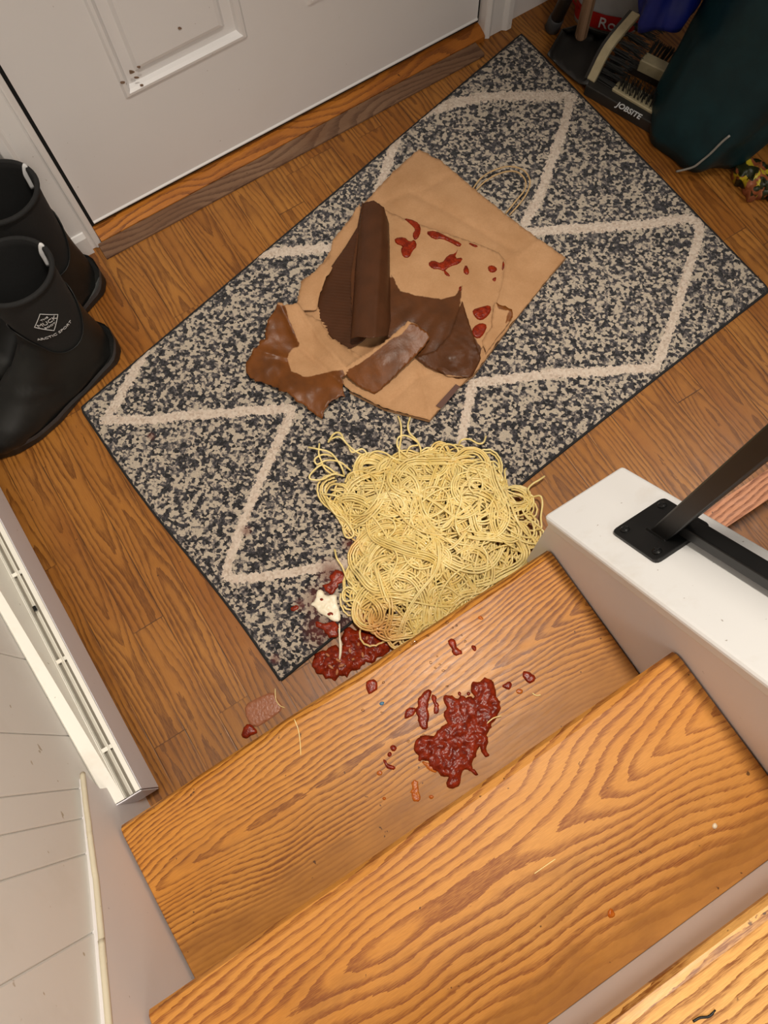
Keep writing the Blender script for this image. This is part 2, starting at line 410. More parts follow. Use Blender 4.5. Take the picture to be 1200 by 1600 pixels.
M['rug_edge'] = plain('rug_binding', (.012, .012, .013), .9, .3, 200, .5)

def paper_mat():
    n = NT('brown_kraft_paper'); X, Y, Z = n.sep(n.obj)
    fib = n.noise(n.obj, 300, 3, .7); f2 = n.noise(n.obj, 14, 4, .6)
    dry = n.mix(n.ramp(f2, [(.35, 0.0), (.7, 1.0)]), srgb(190, 148, 108), srgb(174, 132, 92))
    dry = n.mix(n.ramp(fib, [(.4, .12), (.6, 0.0)]), dry, srgb(140, 100, 64))
    wet = n.attr('wet'); wn = n.math('ADD', wet, n.math('MULTIPLY', n.math('SUBTRACT', n.noise(n.obj, 90, 4, .6), .5), .35))
    wm = n.ramp(wn, [(.42, 0.0), (.52, 1.0)])
    dk = n.attr('soak')
    wetc = n.mix(dk, srgb(122, 70, 26), srgb(76, 46, 28))
    wetc = n.mix(n.ramp(n.noise(n.obj, 30, 3), [(.4, 0.0), (.7, .5)]), wetc, srgb(62, 38, 22))
    c = n.mix(wm, dry, wetc)
    tint = n.attr('tint'); c = n.mix(n.math('MULTIPLY', tint, .6), c, srgb(150, 104, 66))
    n.set(color=c, rough=n.math('SUBTRACT', .75, n.math('MULTIPLY', wm, .39)), spec=.22)
    rib = n.attr('rib')
    n.bump(n.math('ADD', n.math('MULTIPLY', f2, .6), n.math('ADD', n.math('MULTIPLY', n.noise(n.obj, 60, 3), .5), n.math('MULTIPLY', fib, .08))), .35, .004)
    return n.m
M['paper'] = paper_mat()
M['paper_print'] = plain('dark_brown_print', srgb(84, 50, 36), .6, .1)
M['paper_cord'] = plain('twisted_paper_cord', srgb(190, 158, 112), .7, .2, 200, .4)

def sauce_mat(name, a, b, alpha=1.0):
    n = NT(name); f = n.noise(n.obj, 130, 4, .6)
    c = n.ramp(f, [(.32, a), (.68, b)])
    n.set(color=c, rough=.27, spec=.30)
    n.bump(n.noise(n.obj, 220, 3, .6), .45, .002); return n.m
M['sauce'] = sauce_mat('tomato_sauce', srgb(96, 20, 4), srgb(150, 46, 14))
M['sauce_thin'] = sauce_mat('thin_orange_sauce', srgb(168, 78, 14), srgb(192, 108, 30))
M['cream_sauce'] = sauce_mat('white_cream', srgb(232, 220, 190), srgb(244, 236, 214))
M['seed'] = sauce_mat('pulpy_sauce', srgb(176, 92, 58), srgb(206, 150, 104))
def noodle_mat():
    n = NT('cooked_spaghetti'); r = n.attr('tone'); f = n.noise(n.obj, 20, 2)
    c = n.mix(r, srgb(240, 220, 150), srgb(226, 198, 116)); c = n.mix(n.ramp(f, [(.4, 0.0), (.7, .4)]), c, srgb(246, 230, 172))
    c = n.mix(n.attr('red'), c, srgb(206, 116, 52))
    n.set(color=c, rough=.3, sss=.15, coat=.2); n.b.inputs['Subsurface Radius'].default_value = (.004, .003, .001); return n.m
M['noodle'] = noodle_mat()
def liquid():
    n = NT('clear_liquid'); t = n.t; tr = t.nodes.new('ShaderNodeBsdfTransparent'); gl = t.nodes.new('ShaderNodeBsdfGlossy'); fr = t.nodes.new('ShaderNodeFresnel'); mx = t.nodes.new('ShaderNodeMixShader')
    tr.inputs[0].default_value = (.985, .965, .93, 1); gl.inputs['Roughness'].default_value = .08; fr.inputs[0].default_value = 1.45
    bp = t.nodes.new('ShaderNodeBump'); bp.inputs['Strength'].default_value = .45; bp.inputs['Distance'].default_value = .002; t.links.new(n.noise(n.obj, 160, 2), bp.inputs['Height']); t.links.new(bp.outputs[0], gl.inputs['Normal']); t.links.new(bp.outputs[0], fr.inputs['Normal'])
    t.links.new(fr.outputs[0], mx.inputs[0]); t.links.new(tr.outputs[0], mx.inputs[1]); t.links.new(gl.outputs[0], mx.inputs[2])
    t.links.new(mx.outputs[0], t.nodes['Material Output'].inputs[0]); return n.m
M['liquid'] = liquid()
M['brothy'] = sauce_mat('brown_broth', srgb(150, 92, 62), srgb(166, 108, 78))

# ------------------------------------------------------------------ structure
W, RUN, H, NOS = .731, .206, .185, .034
DY, DX0, DX1, DZ = 1.026, .411, 1.320, .036
WX = -.010                                        # panelled wall surface
def struct(o): o['kind'] = 'structure'; return o

mb = MB(); mb.box((-.3, -.25, -.06), (W+.02, 1.3, 0)); mb.box((W+.02, -.075, -.06), (3.0, 1.3, 0))
fl = struct(mb.build('floor', M['floor']))
# left wall: vertical boards with shallow grooves
mb = MB()
edges = [-1.2, -.93, -.70, -.50, -.31, -.20, -.104, -.018, .027, .069, .152, .28, .42, .56, .70, .85, 1.06]
for a, b in zip(edges[:-1], edges[1:]):
    mb.box((WX-.05, a+.0007, 0), (WX, b-.0007, 2.4))
mb.box((WX-.06, -1.2, 0), (WX-.003, 1.06, 2.4))
struct(bevel(mb.build('wall_left', M['panel']), .0012, 1))
struct(mesh('wall_back', *box((WX-.06, 1.045, 0), (DX0-.02, 1.15, 2.4)), M['white']))
mb = MB(); mb.box((DX1+.02, 1.03, 0), (3.0, 1.15, 2.4)); mb.box((DX0-.02, 1.03, 2.08), (DX1+.02, 1.15, 2.4))
struct(mb.build('wall_back.001', M['white']))
struct(mesh('wall_right', *box((2.6, -.6, 0), (2.7, 1.15, 2.4)), M['white']))

# door leaf with two moulded panels in view, two above
def door():
    t = struct(empty('door_1', (DX0, DY, DZ), None, None))
    PX = [(.568, .809), (.931, 1.172)]; z0, z1 = .257, .93
    mb = MB(); y0, y1 = DY, DY+.04
    xs = [DX0+.003, PX[0][0], PX[0][1], PX[1][0], PX[1][1], DX1-.003]
    zs = [DZ, z0, z1, 1.12, 1.86, 2.06]
    for i in range(5):
        for j in range(5):
            if i in (1, 3) and j in (1, 3): continue
            mb.box((xs[i], y0, zs[j]), (xs[i+1], y1, zs[j+1]))
    struct_leaf = mb.build('door_leaf', M['door'], t)
    for (a, b) in PX:
        for (c, d) in ((z0, z1), (1.12, 1.86)):
            prof = [(0, 0), (.004, -.004), (.009, -.0045), (.013, 0.0), (.016, .007), (.034, .0075), (.040, .0015), (.046, .0)]
            V = []; F = []
            for ins, dy in prof:
                V += [(a+ins, DY+dy, c+ins), (b-ins, DY+dy, c+ins), (b-ins, DY+dy, d-ins), (a+ins, DY+dy, d-ins)]
            for i in range(len(prof)-1):
                for j in range(4): F.append((i*4+j, i*4+(j+1) % 4, (i+1)*4+(j+1) % 4, (i+1)*4+j))
            k = (len(prof)-1)*4; F.append((k, k+1, k+2, k+3))
            mesh('door_panel', V, F, M['door'], t)
    mesh('door_gap_shade', *box((DX0+.004, DY+.004, DZ-.0105), (DX1-.004, DY+.03, DZ)), M['lining'], t)  # black strip standing in for the shade under the door
    mesh('jamb_gap_shade', *box((DX0-.006, DY+.003, DZ-.01), (DX0+.0029, DY+.018, 2.08)), M['lining'], t)  # black strips at both jambs put the shade of the gap into colour
    mesh('jamb_gap_shade', *box((DX1-.0029, DY+.003, DZ-.01), (DX1+.004, DY+.018, 2.08)), M['lining'], t)
    V, F = prism([(DX0+.003, DY-.0025, DZ), (DX0+.003, DY-.0025, DZ+.002), (DX0+.003, DY, DZ+.005), (DX0+.003, DY, DZ)], (DX1-DX0-.006, 0, 0)); mesh('bottom_lip', V, F, M['white'], t)
    # scrapes and smudges in the paint at the corner of the panel
    for px, py, r in ((205, 112, 5), (192, 128, 4), (217, 104, 3.5), (281, 44, 3.2), (221, 133, 3), (213, 121, 4)):
        pl = chaikin([(px+r*(1+rng.uniform(-.4, .6))*math.cos(a), py+r*rng.uniform(.3, 1)*math.sin(a)) for a in np.arange(6)*PI/3], 1)
        V = [uy(x, y, DY-.0045 if py > 95 else DY-.001) for x, y in pl]; V2 = [v-np.array((0, .0006, 0)) for v in V]
        n = len(V); mesh('scuff', V+V2, [tuple(range(n, 2*n))]+[(i, (i+1) % n, n+(i+1) % n, n+i) for i in range(n)], M['scuff'], t)
    return t
M['scuff'] = plain('brown_scuff', srgb(126, 102, 84), .7, .3, 200)
door()
# threshold: orange sill and weathered strip
V, F = prism([(DX0-.003, 1.0015, 0), (DX0-.003, 1.0015, .011), (DX0-.003, 1.006, .015), (DX0-.003, 1.022, .021), (DX0-.003, 1.06, .025), (DX0-.003, 1.06, 0)], (DX1-DX0+.006, 0, 0))
struct(mesh('trim_1', V, F, M['sill']))
V, F = prism([(DX0-.012, .966, 0), (DX0-.012, .966, .004), (DX0-.012, .970, .007), (DX0-.012, 1.001, .009), (DX0-.012, 1.001, 0)], (DX1-DX0-.01, 0, 0))
struct(mesh('trim_2', V, F, M['worn']))
# casings
def casing(name, x0, x1, s):
    prof = [(0, 0), (0, .028), (.010, .034), (.014, .030), (.045, .030), (.052, .037), (.066, .037), (.066, 0)]
    xx = [x0 + s*p[0] for p in prof]
    V, F = prism([(x, 1.045-p[1]-.012, 0) for x, p in zip(xx, prof)], (0, 0, 2.1))
    return struct(bevel(mesh(name, V, F, M['white']), .0015, 1))
casing('trim_3', DX0-.004, 0, -1)
casing('trim_4', DX1+.003, 0, 1)
# plinth foot at the left casing, baseboards
V, F = prism([(DX0-.06, .995, 0), (DX0-.06, .995, .045), (DX0-.06, 1.0, .055), (DX0-.06, 1.04, .06), (DX0-.06, 1.04, 0)], (.035, 0, 0))
struct(mesh('trim_5', V, F, M['white']))
def baseboard(name, p0, length, h=.085, axis=0):
    x, y = p0
    V, F = prism([(x, y, 0), (x, y-.014, 0), (x, y-.014, h-.02), (x, y-.009, h-.006), (x, y, h)], (length, 0, 0))
    return struct(mesh(name, V, F, M['white']))
baseboard('baseboard_back', (DX1+.069, 1.03), 1.2)
baseboard('baseboard_left', (WX, 1.045), .34, .10)

# skirt board along the stairs, its moulding on top
SX0 = WX
pts = [(0, .082, .185), (0, .030, .0), (0, -1.0, .0), (0, -1.0, 1.20), (0, -.19, .447)]
pts = [(.0, .060, 0), (.0, .060, .170), (.0, .082, .200), (.0, -.072, .337), (.0, -.19, .449), (.0, -1.0, 1.19), (.0, -1.0, 0)]
V, F = prism([(-.012, p[1], p[2]) for p in pts], (.0115, 0, 0))
struct(mesh('trim_6', V, F, M['riser']))
top = smooth_path([ux(131, 1207, 0), ux(137, 1260, 0), ux(146, 1330, 0), ux(155, 1400, 0), ux(164, 1500, 0), ux(173, 1600, 0), ux(173, 1600, 0)+np.array([0, -.8, .75])], 60)
top[:, 0] = -.002; top[:, 1:] += rng.normal(0, .0004, (len(top), 2))
struct(mesh('trim_7', *tube(top, .0038, 8), M['caulk'], smooth=True))

# knee wall and sloped cap on the right
SL = .89; CZ0, CY0 = .305, .029                   # cap top passes through here
capz = lambda y: CZ0 + SL*(CY0-y)
CT = .026
KX0, KX1 = W, W+.100
yl = .022; yb = -1.0
V, F = prism([(KX0, yl, -.5), (KX0, yl, capz(yl)-CT-.004), (KX0, yb, capz(yb)-CT-.004), (KX0, yb, -.5)], (KX1-KX0, 0, 0))
struct(mesh('wall_knee', V, F, M['kneewall']))
nrm = np.array([0, SL, 1.0]); nrm /= np.linalg.norm(nrm); slope = np.array([0, -1, SL]); slope /= np.linalg.norm(slope)
cA = np.array([KX0-.016, CY0, CZ0]); 
V, F = obox(cA-nrm*CT, np.array([KX1-KX0+.034, 0, 0]), slope*1.35, nrm*CT)
struct(bevel(mesh('trim_8', V, F, M['cap']), .006, 3))

# the staircase
st = empty('staircase', (0, 0, 0), 'varnished oak stairs with white risers rising from the hall floor to the lower right', 'stairs')
def tread(i, mat, y0=0):
    z = H*(i+1); yn = -RUN*i; yb_ = yn-RUN-NOS
    prof = [(yn-.012, z), (yn-.004, z-.003), (yn, z-.010), (yn-.001, z-.018), (yn-.006, z-.025), (yn-.014, z-.027), (yb_, z-.027), (yb_, z)]
    V, F = prism([(.0035, y, zz) for y, zz in prof], (W-.0055, 0, 0))
    o = mesh('tread', V, F, M[mat], st, smooth=False); bevel(o, .0012, 1, 50)
    zl = z-H-.0001 if i else 0
    mesh('riser', *box((.002, yn-NOS-.012, zl), (W-.002, yn-NOS, z-.027)), M['riser'], st)
for i, m in enumerate(('tread1', 'tread2', 'tread3', 'tread2')): tread(i, m)

# landing edge and the step down beyond the knee wall
struct(mesh('trim_9', *box((KX1+.002, -.115, -.03), (2.6, -.072, .001)), M['landing']))
struct(mesh('floor.001', *box((KX1+.002, -.65, -.22), (2.6, -.08, -.19)), M['floor']))

# ------------------------------------------------------------------ baseboard heater
def heater():
    t = empty('baseboard_heater', (0.03, .035, 0), 'grey and cream metal baseboard heater with slotted top along the panelled wall', 'heater')
    def line(X, pa, pb):                          # point on plane X at the two ends of the unit
        A, B = ux(*pa, X), ux(*pb, X)
        k = (B[2]-A[2])/(B[1]-A[1]); k = max(-.06, min(.14, k)); f = lambda y: np.array([X, y, A[2]+k*(y-A[1])]); return f
    fb = line(.034, (245, 1227), (0, 763)); ft = line(.036, (221, 1236), (0, 813))
    sl = line(.012, (195, 1248), (0, 866)); wl = line(WX+.0005, (172, 1264), (0, 966))
    y0, y1 = .034, 1.02
    def strip(name, a0, b0, a1, b1, th, mat, par=t):
        a0, b0, a1, b1 = map(np.array, (a0, b0, a1, b1)); n = np.cross(b0-a0, a1-a0); n = n/np.linalg.norm(n)*th
        V = [a0, b0, b1, a1, a0-n, b0-n, b1-n, a1-n]
        return bevel(mesh(name, V, [(0,1,2,3), (7,6,5,4), (0,4,5,1), (1,5,6,2), (2,6,7,3), (3,7,4,0)], mat, par), .0008, 1)
    strip('front_panel', fb(y0), ft(y0), fb(y1), ft(y1), .0015, M['heater'])
    lip = np.array([-.007, 0, .003])
    strip('front_lip', ft(y0), ft(y0)+lip, ft(y1), ft(y1)+lip, .0015, M['cream'])
    strip('top_panel', sl(y0), wl(y0), sl(y1), wl(y1), .0015, M['cream'])
    strip('top_lip', sl(y0)+(0, 0, -.010), sl(y0), sl(y1)+(0, 0, -.010), sl(y1), .0015, M['cream'])
    m0 = (ft(y0)+sl(y0))/2; m1 = (ft(y1)+sl(y1))/2
    strip('damper', m0+(.002, 0, .002), m0+(-.005, 0, -.006), m1+(.002, 0, .002), m1+(-.005, 0, -.006), .0015, M['cream'])
    strip('back_plate', (WX+.002, y0, .03), wl(y0)-(0, 0, .004), (WX+.002, y1, .03), wl(y1)-(0, 0, .004), -.001, M['shade_metal'])
    strip('channel', m0+(.010, 0, -.016), m0+(-.014, 0, -.014), m1+(.010, 0, -.016), m1+(-.014, 0, -.014), .0015, M['shade_metal'])
    for pa, pb in (((22, 902), (40, 894)), ((85, 1036), (106, 1026)), ((160, 1174), (182, 1165))):
        a = ux(*pa, .012); b = ux(*pb, .030); a[2] = b[2] = .137
        a[1] = b[1] = (a[1]+b[1])/2
        V, F = obox(np.array([.010, a[1]-.003, sl(a[1])[2]-.004]), np.array([.020, 0, -.002]), np.array([0, .006, 0]), np.array([0, 0, .003]))
        mesh('bracket', V, F, M['cream'], t)
    for px, py in ((36, 893), (101, 1022), (172, 1159), (52, 950)):
        p = ux(px, py, .026); V, F = tube([p-(0, .004, .0)-(0, 0, .006), p+(0, .004, 0)-(0, 0, .006)], .003, 6); mesh('bracket_tab', V, F, M['screw'], t)
    # sloping end cap
    P = [fb(y0), ft(y0), ft(y0)+lip, sl(y0), wl(y0), np.array([WX+.001, y0, .05])]
    P = [np.array([p[0], y0-.001, p[2]]) for p in P]
    V, F = prism(P, (0, -.0015, 0)); mesh('end_cap', V, F, M['heater'], t)
    return t
M['shade_metal'] = paint('shaded_dusty_metal', (.26, .23, .18), .6, .6, 40)  # coloured dark for the shade inside the slots, with dust over it
heater()

# ------------------------------------------------------------------ handrail post on the cap
def rail():
    c = np.array([.793, -.080, capz(-.080)])
    t = empty('metal_railing', c, 'black steel railing post bolted by a square flange to the white sloping cap', 'railing')
    X = np.array([1., 0, 0]); hw = .041; hl = .042
    # flange with rounded corners
    out = []
    for sx, sy, a0 in ((1, 1, 0), (-1, 1, 90), (-1, -1, 180), (1, -1, 270)):
        for a in (0, 30, 60, 90):
            r = .007; ang = math.radians(a0+a)
            out.append(c + X*(sx*(hw-r)+r*math.cos(ang)) + slope*(sy*(hl-r)+r*math.sin(ang)))
    V, F = prism(out, nrm*.006); bevel(mesh('flange', V, F, M['black_metal'], t), .001, 2)
    for sx, sy in ((1, -1), (-1, -1), (-1, 1), (1, 1)):
        p = c + X*sx*.029 + slope*sy*.030 + nrm*.006
        V, F = tube([p, p+nrm*.0015, p+nrm*.003], [.0058, .0058, .0035], 14); o = mesh('screw', V, F, M['screw'], t)
        a = rng.uniform(0, PI); d = X*math.cos(a)+slope*math.sin(a); e = np.cross(nrm, d)
        mb = MB(); mb.add(*obox(p+nrm*.003-d*.0045-e*.0008, d*.009, e*.0016, nrm*.0006)); mb.add(*obox(p+nrm*.003-e*.0045-d*.0008, e*.009, d*.0016, nrm*.0006))
        mb.build('screw_slot', M['lining'], o)
    # vertical square tube post
    h = .0112; pc = c + slope*.004
    def sq(z): return [np.array([pc[0]+sx*h, pc[1]+sy*h, z]) for sx, sy in ((-1, -1), (1, -1), (1, 1), (-1, 1))]
    base = [p + np.array([0, 0, 0]) for p in sq(0)]
    for p in base: p[2] = capz(p[1])+.004
    V, F = loft([base, sq(1.25)]); bevel(mesh('post', V, F, M['black_metal'], t), .002, 2)
    # weld collar
    col = [p.copy() for p in base]
    cc = sum(col)/4
    V, F = loft([[cc+(p-cc)*1.22 for p in col], [cc+(p-cc)*1.05+nrm*.006 for p in col]]); mesh('weld_collar', V, F, M['black_metal'], t)
    # lower rail running up the stairs, parallel to the cap
    a = pc + np.array([.012, -.006, .034]); s = slope
    V, F = obox(a - X*.010 - nrm*.010, X*.020, s*1.1, nrm*.020); bevel(mesh('bottom_rail', V, F, M['black_metal'], t), .002, 2)
    # handrail above
    b = pc + np.array([0, .05, 1.22-pc[2]+pc[2]*0]); b[2] = 1.25
    V, F = obox(b - X*.02, X*.04, s*1.2, nrm*.02); bevel(mesh('handrail', V, F, M['black_metal'], t), .003, 2)
rail()

# ------------------------------------------------------------------ rug
RUGC = [(438, 1062), (124, 638), (815, 52), (1203, 452)]
RZ = .009
LINES = [
 [(165, 657), (205, 590), (240, 520), (262, 445), (285, 420), (330, 408), (400, 398), (520, 388)],
 [(165, 657), (230, 656), (300, 649), (375, 643), (455, 638)],
 [(455, 645), (430, 700), (405, 755), (372, 840), (355, 900), (400, 902), (470, 893), (540, 880)],
 [(590, 300), (603, 265), (618, 222), (640, 190), (690, 168), (760, 152), (830, 150), (893, 152)],
 [(893, 152), (880, 200), (862, 250), (845, 300), (820, 350)],
 [(820, 364), (900, 358), (1000, 352), (1090, 347), (1072, 430), (1048, 510), (1025, 574)],
 [(1025, 574), (950, 580), (870, 584), (800, 592), (738, 598)],
 [(738, 598), (728, 650), (720, 695)],
]
def rug():
    C = [uz(x, y, RZ) for x, y in RUGC]
    nu, nv = 500, 330
    s, t = np.meshgrid(np.linspace(0, 1, nu), np.linspace(0, 1, nv)); s, t = s.ravel(), t.ravel()
    # corner 0 near stairs-left, 1 boots, 2 door, 3 right: t runs 0->1, s runs 0->3
    P = ((1-s)*(1-t))[:, None]*C[0] + ((1-s)*t)[:, None]*C[1] + (s*t)[:, None]*C[2] + (s*(1-t))[:, None]*C[3]
    # edges wander a little
    P[:, 1] += .006*np.sin(s*PI)*(1-t) ; P[:, 0] += .004*np.sin(t*7)*(1-s)
    q = proj_arr(P); px, py = q[:, 0], q[:, 1]
    D = np.full(len(px), 1e9)
    for L in LINES: D = np.minimum(D, pdist(px, py, smooth_path(L, 24), False))
    line = np.clip(1-(D-2.5)/9.0, 0, 1)
    stain = np.zeros(len(px))
    for x, y, r in ((517, 895, 22), (500, 985, 26), (545, 985, 20), (470, 945, 10), (236, 682, 6), (430, 1030, 8), (385, 830, 8), (545, 850, 10), (500, 940, 26), (560, 955, 16)):
        stain = np.maximum(stain, np.clip(1.3-np.hypot(px-x, py-y)/r, 0, 1))
    stain *= .8
    sm = rng.normal(0, 1, (nv, nu)); k = sm.copy()
    for ax in (0, 1): k = (np.roll(k, 1, ax)+k*1.5+np.roll(k, -1, ax))/3.5
    z = RZ + k.ravel()*.0013 + .0012*line
    e = np.minimum(np.minimum(s, 1-s)*1.16, np.minimum(t, 1-t)*.7); z = np.where(e < .006, z-.004*(1-e/.006), z)
    z += .002*np.sin(s*9+t*4)*np.clip(e*8, 0, 1)+.001
    P[:, 2] = z
    F = [(j*nu+i, j*nu+i+1, (j+1)*nu+i+1, (j+1)*nu+i) for j in range(nv-1) for i in range(nu-1)]
    a, b, c = P[0], P[1], P[nu]
    if np.cross(b-a, c-a)[2] < 0: F = [f[::-1] for f in F]
    t_ = empty('rug', ((C[0]+C[2])/2)*np.array([1, 1, 0]), 'mottled charcoal and beige rug with cream diamond outlines in front of the door', 'rug')
    mesh('pile', P, F, M['rug'], t_, smooth=True, attrs={'line': line, 'stain': stain})
    idx = list(range(nu)) + [j*nu+nu-1 for j in range(1, nv)] + [(nv-1)*nu+i for i in range(nu-2, -1, -1)] + [j*nu for j in range(nv-2, 0, -1)]
    E = P[idx][::6].copy(); E[:, 2] = .0045; E = np.vstack([E, E[:1]])
    mesh('binding', *tube(E, .0032, 6, caps=False), M['rug_edge'], t_, smooth=True)
rug()
RT = RZ+.0045

# ------------------------------------------------------------------ brown paper bag
def rbf(ctrl, px, py):
    c = np.array(ctrl, float); X = c[:, :2]/100; v = c[:, 2]
    ph = lambda r: r
    A = ph(np.hypot(X[:, None, 0]-X[None, :, 0], X[:, None, 1]-X[None, :, 1])); n = len(c)
    Pm = np.hstack([np.ones((n, 1)), X]); K = np.block([[A, Pm], [Pm.T, np.zeros((3, 3))]])
    w = np.linalg.solve(K+np.eye(n+3)*1e-9, np.concatenate([v, np.zeros(3)]))
    R = np.hypot(px[:, None]/100-X[None, :, 0], py[:, None]/100-X[None, :, 1])
    return R@w[:n] + w[n] + w[n+1]*px/100 + w[n+2]*py/100
def sheet(name, outline, ctrl, parent, mat, step=5, th=.0007, crumple=.0015, wets=(), soak=1.0, jag=.6, seed=1, rib=None, tint=(), fold=0.0, zmin=RT+.001):
    P = densify(outline, step, jag); V2, T = tri_region(P, step); px, py = V2[:, 0], V2[:, 1]
    z = rbf([(a, b, h*.001) for a, b, h in ctrl], px, py) + RT
    z += crumple*fbm(px, py, .022, seed, 3)
    if fold: z += fold*np.abs(fbm(px, py, .010, seed+3, 2))
    if rib is not None: z += rib(px, py)
    z = np.maximum(z, zmin)
    wet = np.zeros(len(px))
    for wp in wets: wet = np.maximum(wet, np.clip(.5+sdist(px, py, np.array(wp))/14, 0, 1))
    tn = np.zeros(len(px))
    for tp in tint: tn = np.maximum(tn, np.clip(sdist(px, py, np.array(tp))/18, 0, 1))
    V, F = solid_sheet(V2, T, z, thick=th)
    z3 = lambda a: np.concatenate([a, a])
    return mesh(name, V, F, mat, parent, smooth=True, attrs={'wet': z3(wet), 'soak': z3(np.full(len(px), soak)), 'tint': z3(tn)})
def bag():
    t = empty('paper_bag', uz(640, 460, 0)*np.array([1, 1, 0])+np.array([0, 0, RT]), 'torn brown paper takeaway bag soaked dark with sauce lying flat on the rug', 'bag')
    # long face lying on the rug, mouth towards the upper right
    A = [(655, 233), (690, 252), (735, 290), (790, 335), (840, 372), (885, 402), (862, 428), (800, 505), (742, 583), (716, 604), (672, 657), (600, 637), (546, 610), (500, 560), (470, 490), (500, 420), (540, 350), (580, 305), (615, 268)]
    cA = [(655, 233, 6), (885, 402, 5), (770, 320, 12), (742, 583, 12), (672, 657, 10), (600, 640, 8), (546, 610, 8), (640, 300, 18), (800, 420, 16), (700, 400, 22), (640, 500, 18), (700, 560, 20), (830, 400, 12), (590, 560, 10), (480, 480, 6), (560, 340, 8), (600, 600, 14)]
    def crease(segs, h=.004, w=5):
        return lambda px, py: sum(h*np.exp(-pdist(px, py, sg, False)/w)*(1 if k % 2 == 0 else -1) for k, sg in enumerate(segs))
    cr = crease([[(652, 556), (674, 655)], [(600, 636), (650, 590), (700, 575)], [(560, 604), (640, 560)], [(655, 300), (700, 275)], [(842, 376), (812, 398)], [(590, 320), (640, 300), (700, 330), (800, 390)], [(800, 400), (770, 500), (742, 580)]], .005, 4)
    sheet('front_face', A, cA, t, M['paper'], 4.5, .0007, .0026, [], seed=2, rib=cr, tint=[[(600, 340), (700, 350), (760, 420), (700, 560), (560, 560)]])
    # underside, seen at the lower right edge and mouth: gives the bag its fullness
    B = [(652, 240), (876, 406), (795, 500), (738, 578), (672, 650), (600, 632), (548, 606), (500, 555), (480, 490), (545, 350)]
    sheet('back_face', B, [(p[0], p[1], 1.0) for p in B], t, M['paper'], 12, .0007, .0003, seed=4)
    # side wall of the bottom: thin lit edge (672,657)-(716,604)
    def wall(pxs, z0, z1, name='side_wall', mat='paper'):
        V = []; F = []
        for x, y in pxs: V += [uz(x, y, RT+z0), uz(x, y, RT+z0)*np.array([1, 1, 0])+np.array([0, 0, RT+z1])]
        n = len(pxs); F = [(2*i, 2*i+1, 2*i+3, 2*i+2) for i in range(n-1)]
        V2 = [v+np.array([.0007, .0003, 0]) for v in V]; m = len(V)
        F += [tuple(m+j for j in f[::-1]) for f in F]
        return mesh(name, V+V2, F, M[mat], t)
    wall([(546, 612), (600, 639), (671, 657), (716, 604), (742, 584), (800, 505), (862, 428), (884, 403)], .009, .0008)
    # grey-brown printed mark at the corner
    V2, T = tri_region(densify([(681, 634), (712, 600), (719, 604), (690, 638)], 5), 4)
    z = np.full(len(V2), .0); zz = rbf([(a, b, h*.001) for a, b, h in cA], V2[:, 0], V2[:, 1])+RT+.0045
    V, F = solid_sheet(V2, T, zz, thick=.0006); mesh('printed_mark', V, F, M['paper_print'], t)
    # inner layer with sauce smears and the wet brown patch
    I = [(606, 330), (640, 345), (690, 362), (745, 380), (780, 395), (790, 408), (786, 440), (775, 480), (768, 510), (752, 545), (742, 578), (735, 590), (700, 588), (672, 570), (640, 545), (590, 520), (550, 520), (548, 430), (560, 350), (585, 318)]
    cI = [(606, 330, 26), (690, 362, 25), (780, 395, 22), (786, 440, 22), (768, 510, 22), (742, 578, 20), (672, 570, 22), (640, 545, 25), (590, 520, 30), (550, 520, 28), (560, 350, 34), (585, 318, 30), (650, 430, 34), (720, 440, 32), (700, 500, 34), (715, 550, 30), (610, 470, 36), (590, 400, 36)]
    w1 = [(606, 440), (612, 430), (625, 455), (650, 462), (690, 468), (712, 462), (722, 445), (718, 480), (718, 505), (735, 518), (752, 545), (745, 592), (660, 580), (560, 545), (538, 500), (530, 420), (535, 306), (598, 306), (602, 430)]
    def fan(px, py):
        a = np.arctan2(py-430, px-720); r = np.hypot(px-720, py-430)
        return .0016*np.sin(a*26)*np.clip((r-40)/80, 0, 1)*np.clip((py-470)/50, 0, 1)*np.clip((px-600)/40, 0, 1)
    sheet('inner_layer', I, cI, t, M['paper'], 4.0, .0008, .0016, [w1], .75, rib=fan, seed=9, jag=.4)
    # dark wet lobe at the lower right
    Lb = [(648, 558), (680, 548), (705, 520), (722, 470), (735, 510), (745, 540), (752, 560), (738, 588), (716, 592), (690, 584), (665, 572)]
    def pimple(px, py): return .0012*fbm(px, py, .14, 5, 2)*np.clip((px-680)/30, 0, 1)
    sheet('wet_lobe', Lb, [(648, 558, 28), (705, 520, 40), (722, 470, 37), (745, 540, 30), (738, 588, 14), (690, 584, 16), (700, 560, 38), (720, 560, 36)], t, M['paper'], 3.4, .0008, .001, [[(600, 400), (800, 400), (800, 640), (600, 640)]], .85, rib=pimple, seed=12, jag=.2)
    # wet ribbed face to the left, smooth roll standing to the right of it
    R_ = [(566, 314), (582, 350), (582, 420), (580, 520), (566, 534), (545, 546), (520, 530), (502, 510), (496, 480), (500, 450), (515, 420), (540, 385), (558, 355), (563, 330)]
    cR = [(566, 314, 36), (582, 420, 36), (580, 520, 22), (560, 532, 20), (545, 545, 10), (502, 510, 6), (496, 480, 8), (515, 420, 18), (540, 385, 26), (558, 355, 36), (560, 440, 34), (555, 500, 28), (530, 460, 18), (520, 500, 12), (550, 400, 32)]
    def ribs(px, py):
        d = px*-.10+py*.995; return .0011*np.sin(d*1.32)*np.clip((563-px)/12, 0, 1)*np.clip(sdist(px, py, R_)/9, 0, 1)
    sheet('ribbed_flap', R_, cR, t, M['paper'], 1.7, .0008, .0008, [[(400, 200), (700, 200), (700, 640), (400, 640)]], 1.0, rib=ribs, seed=15, jag=.1)
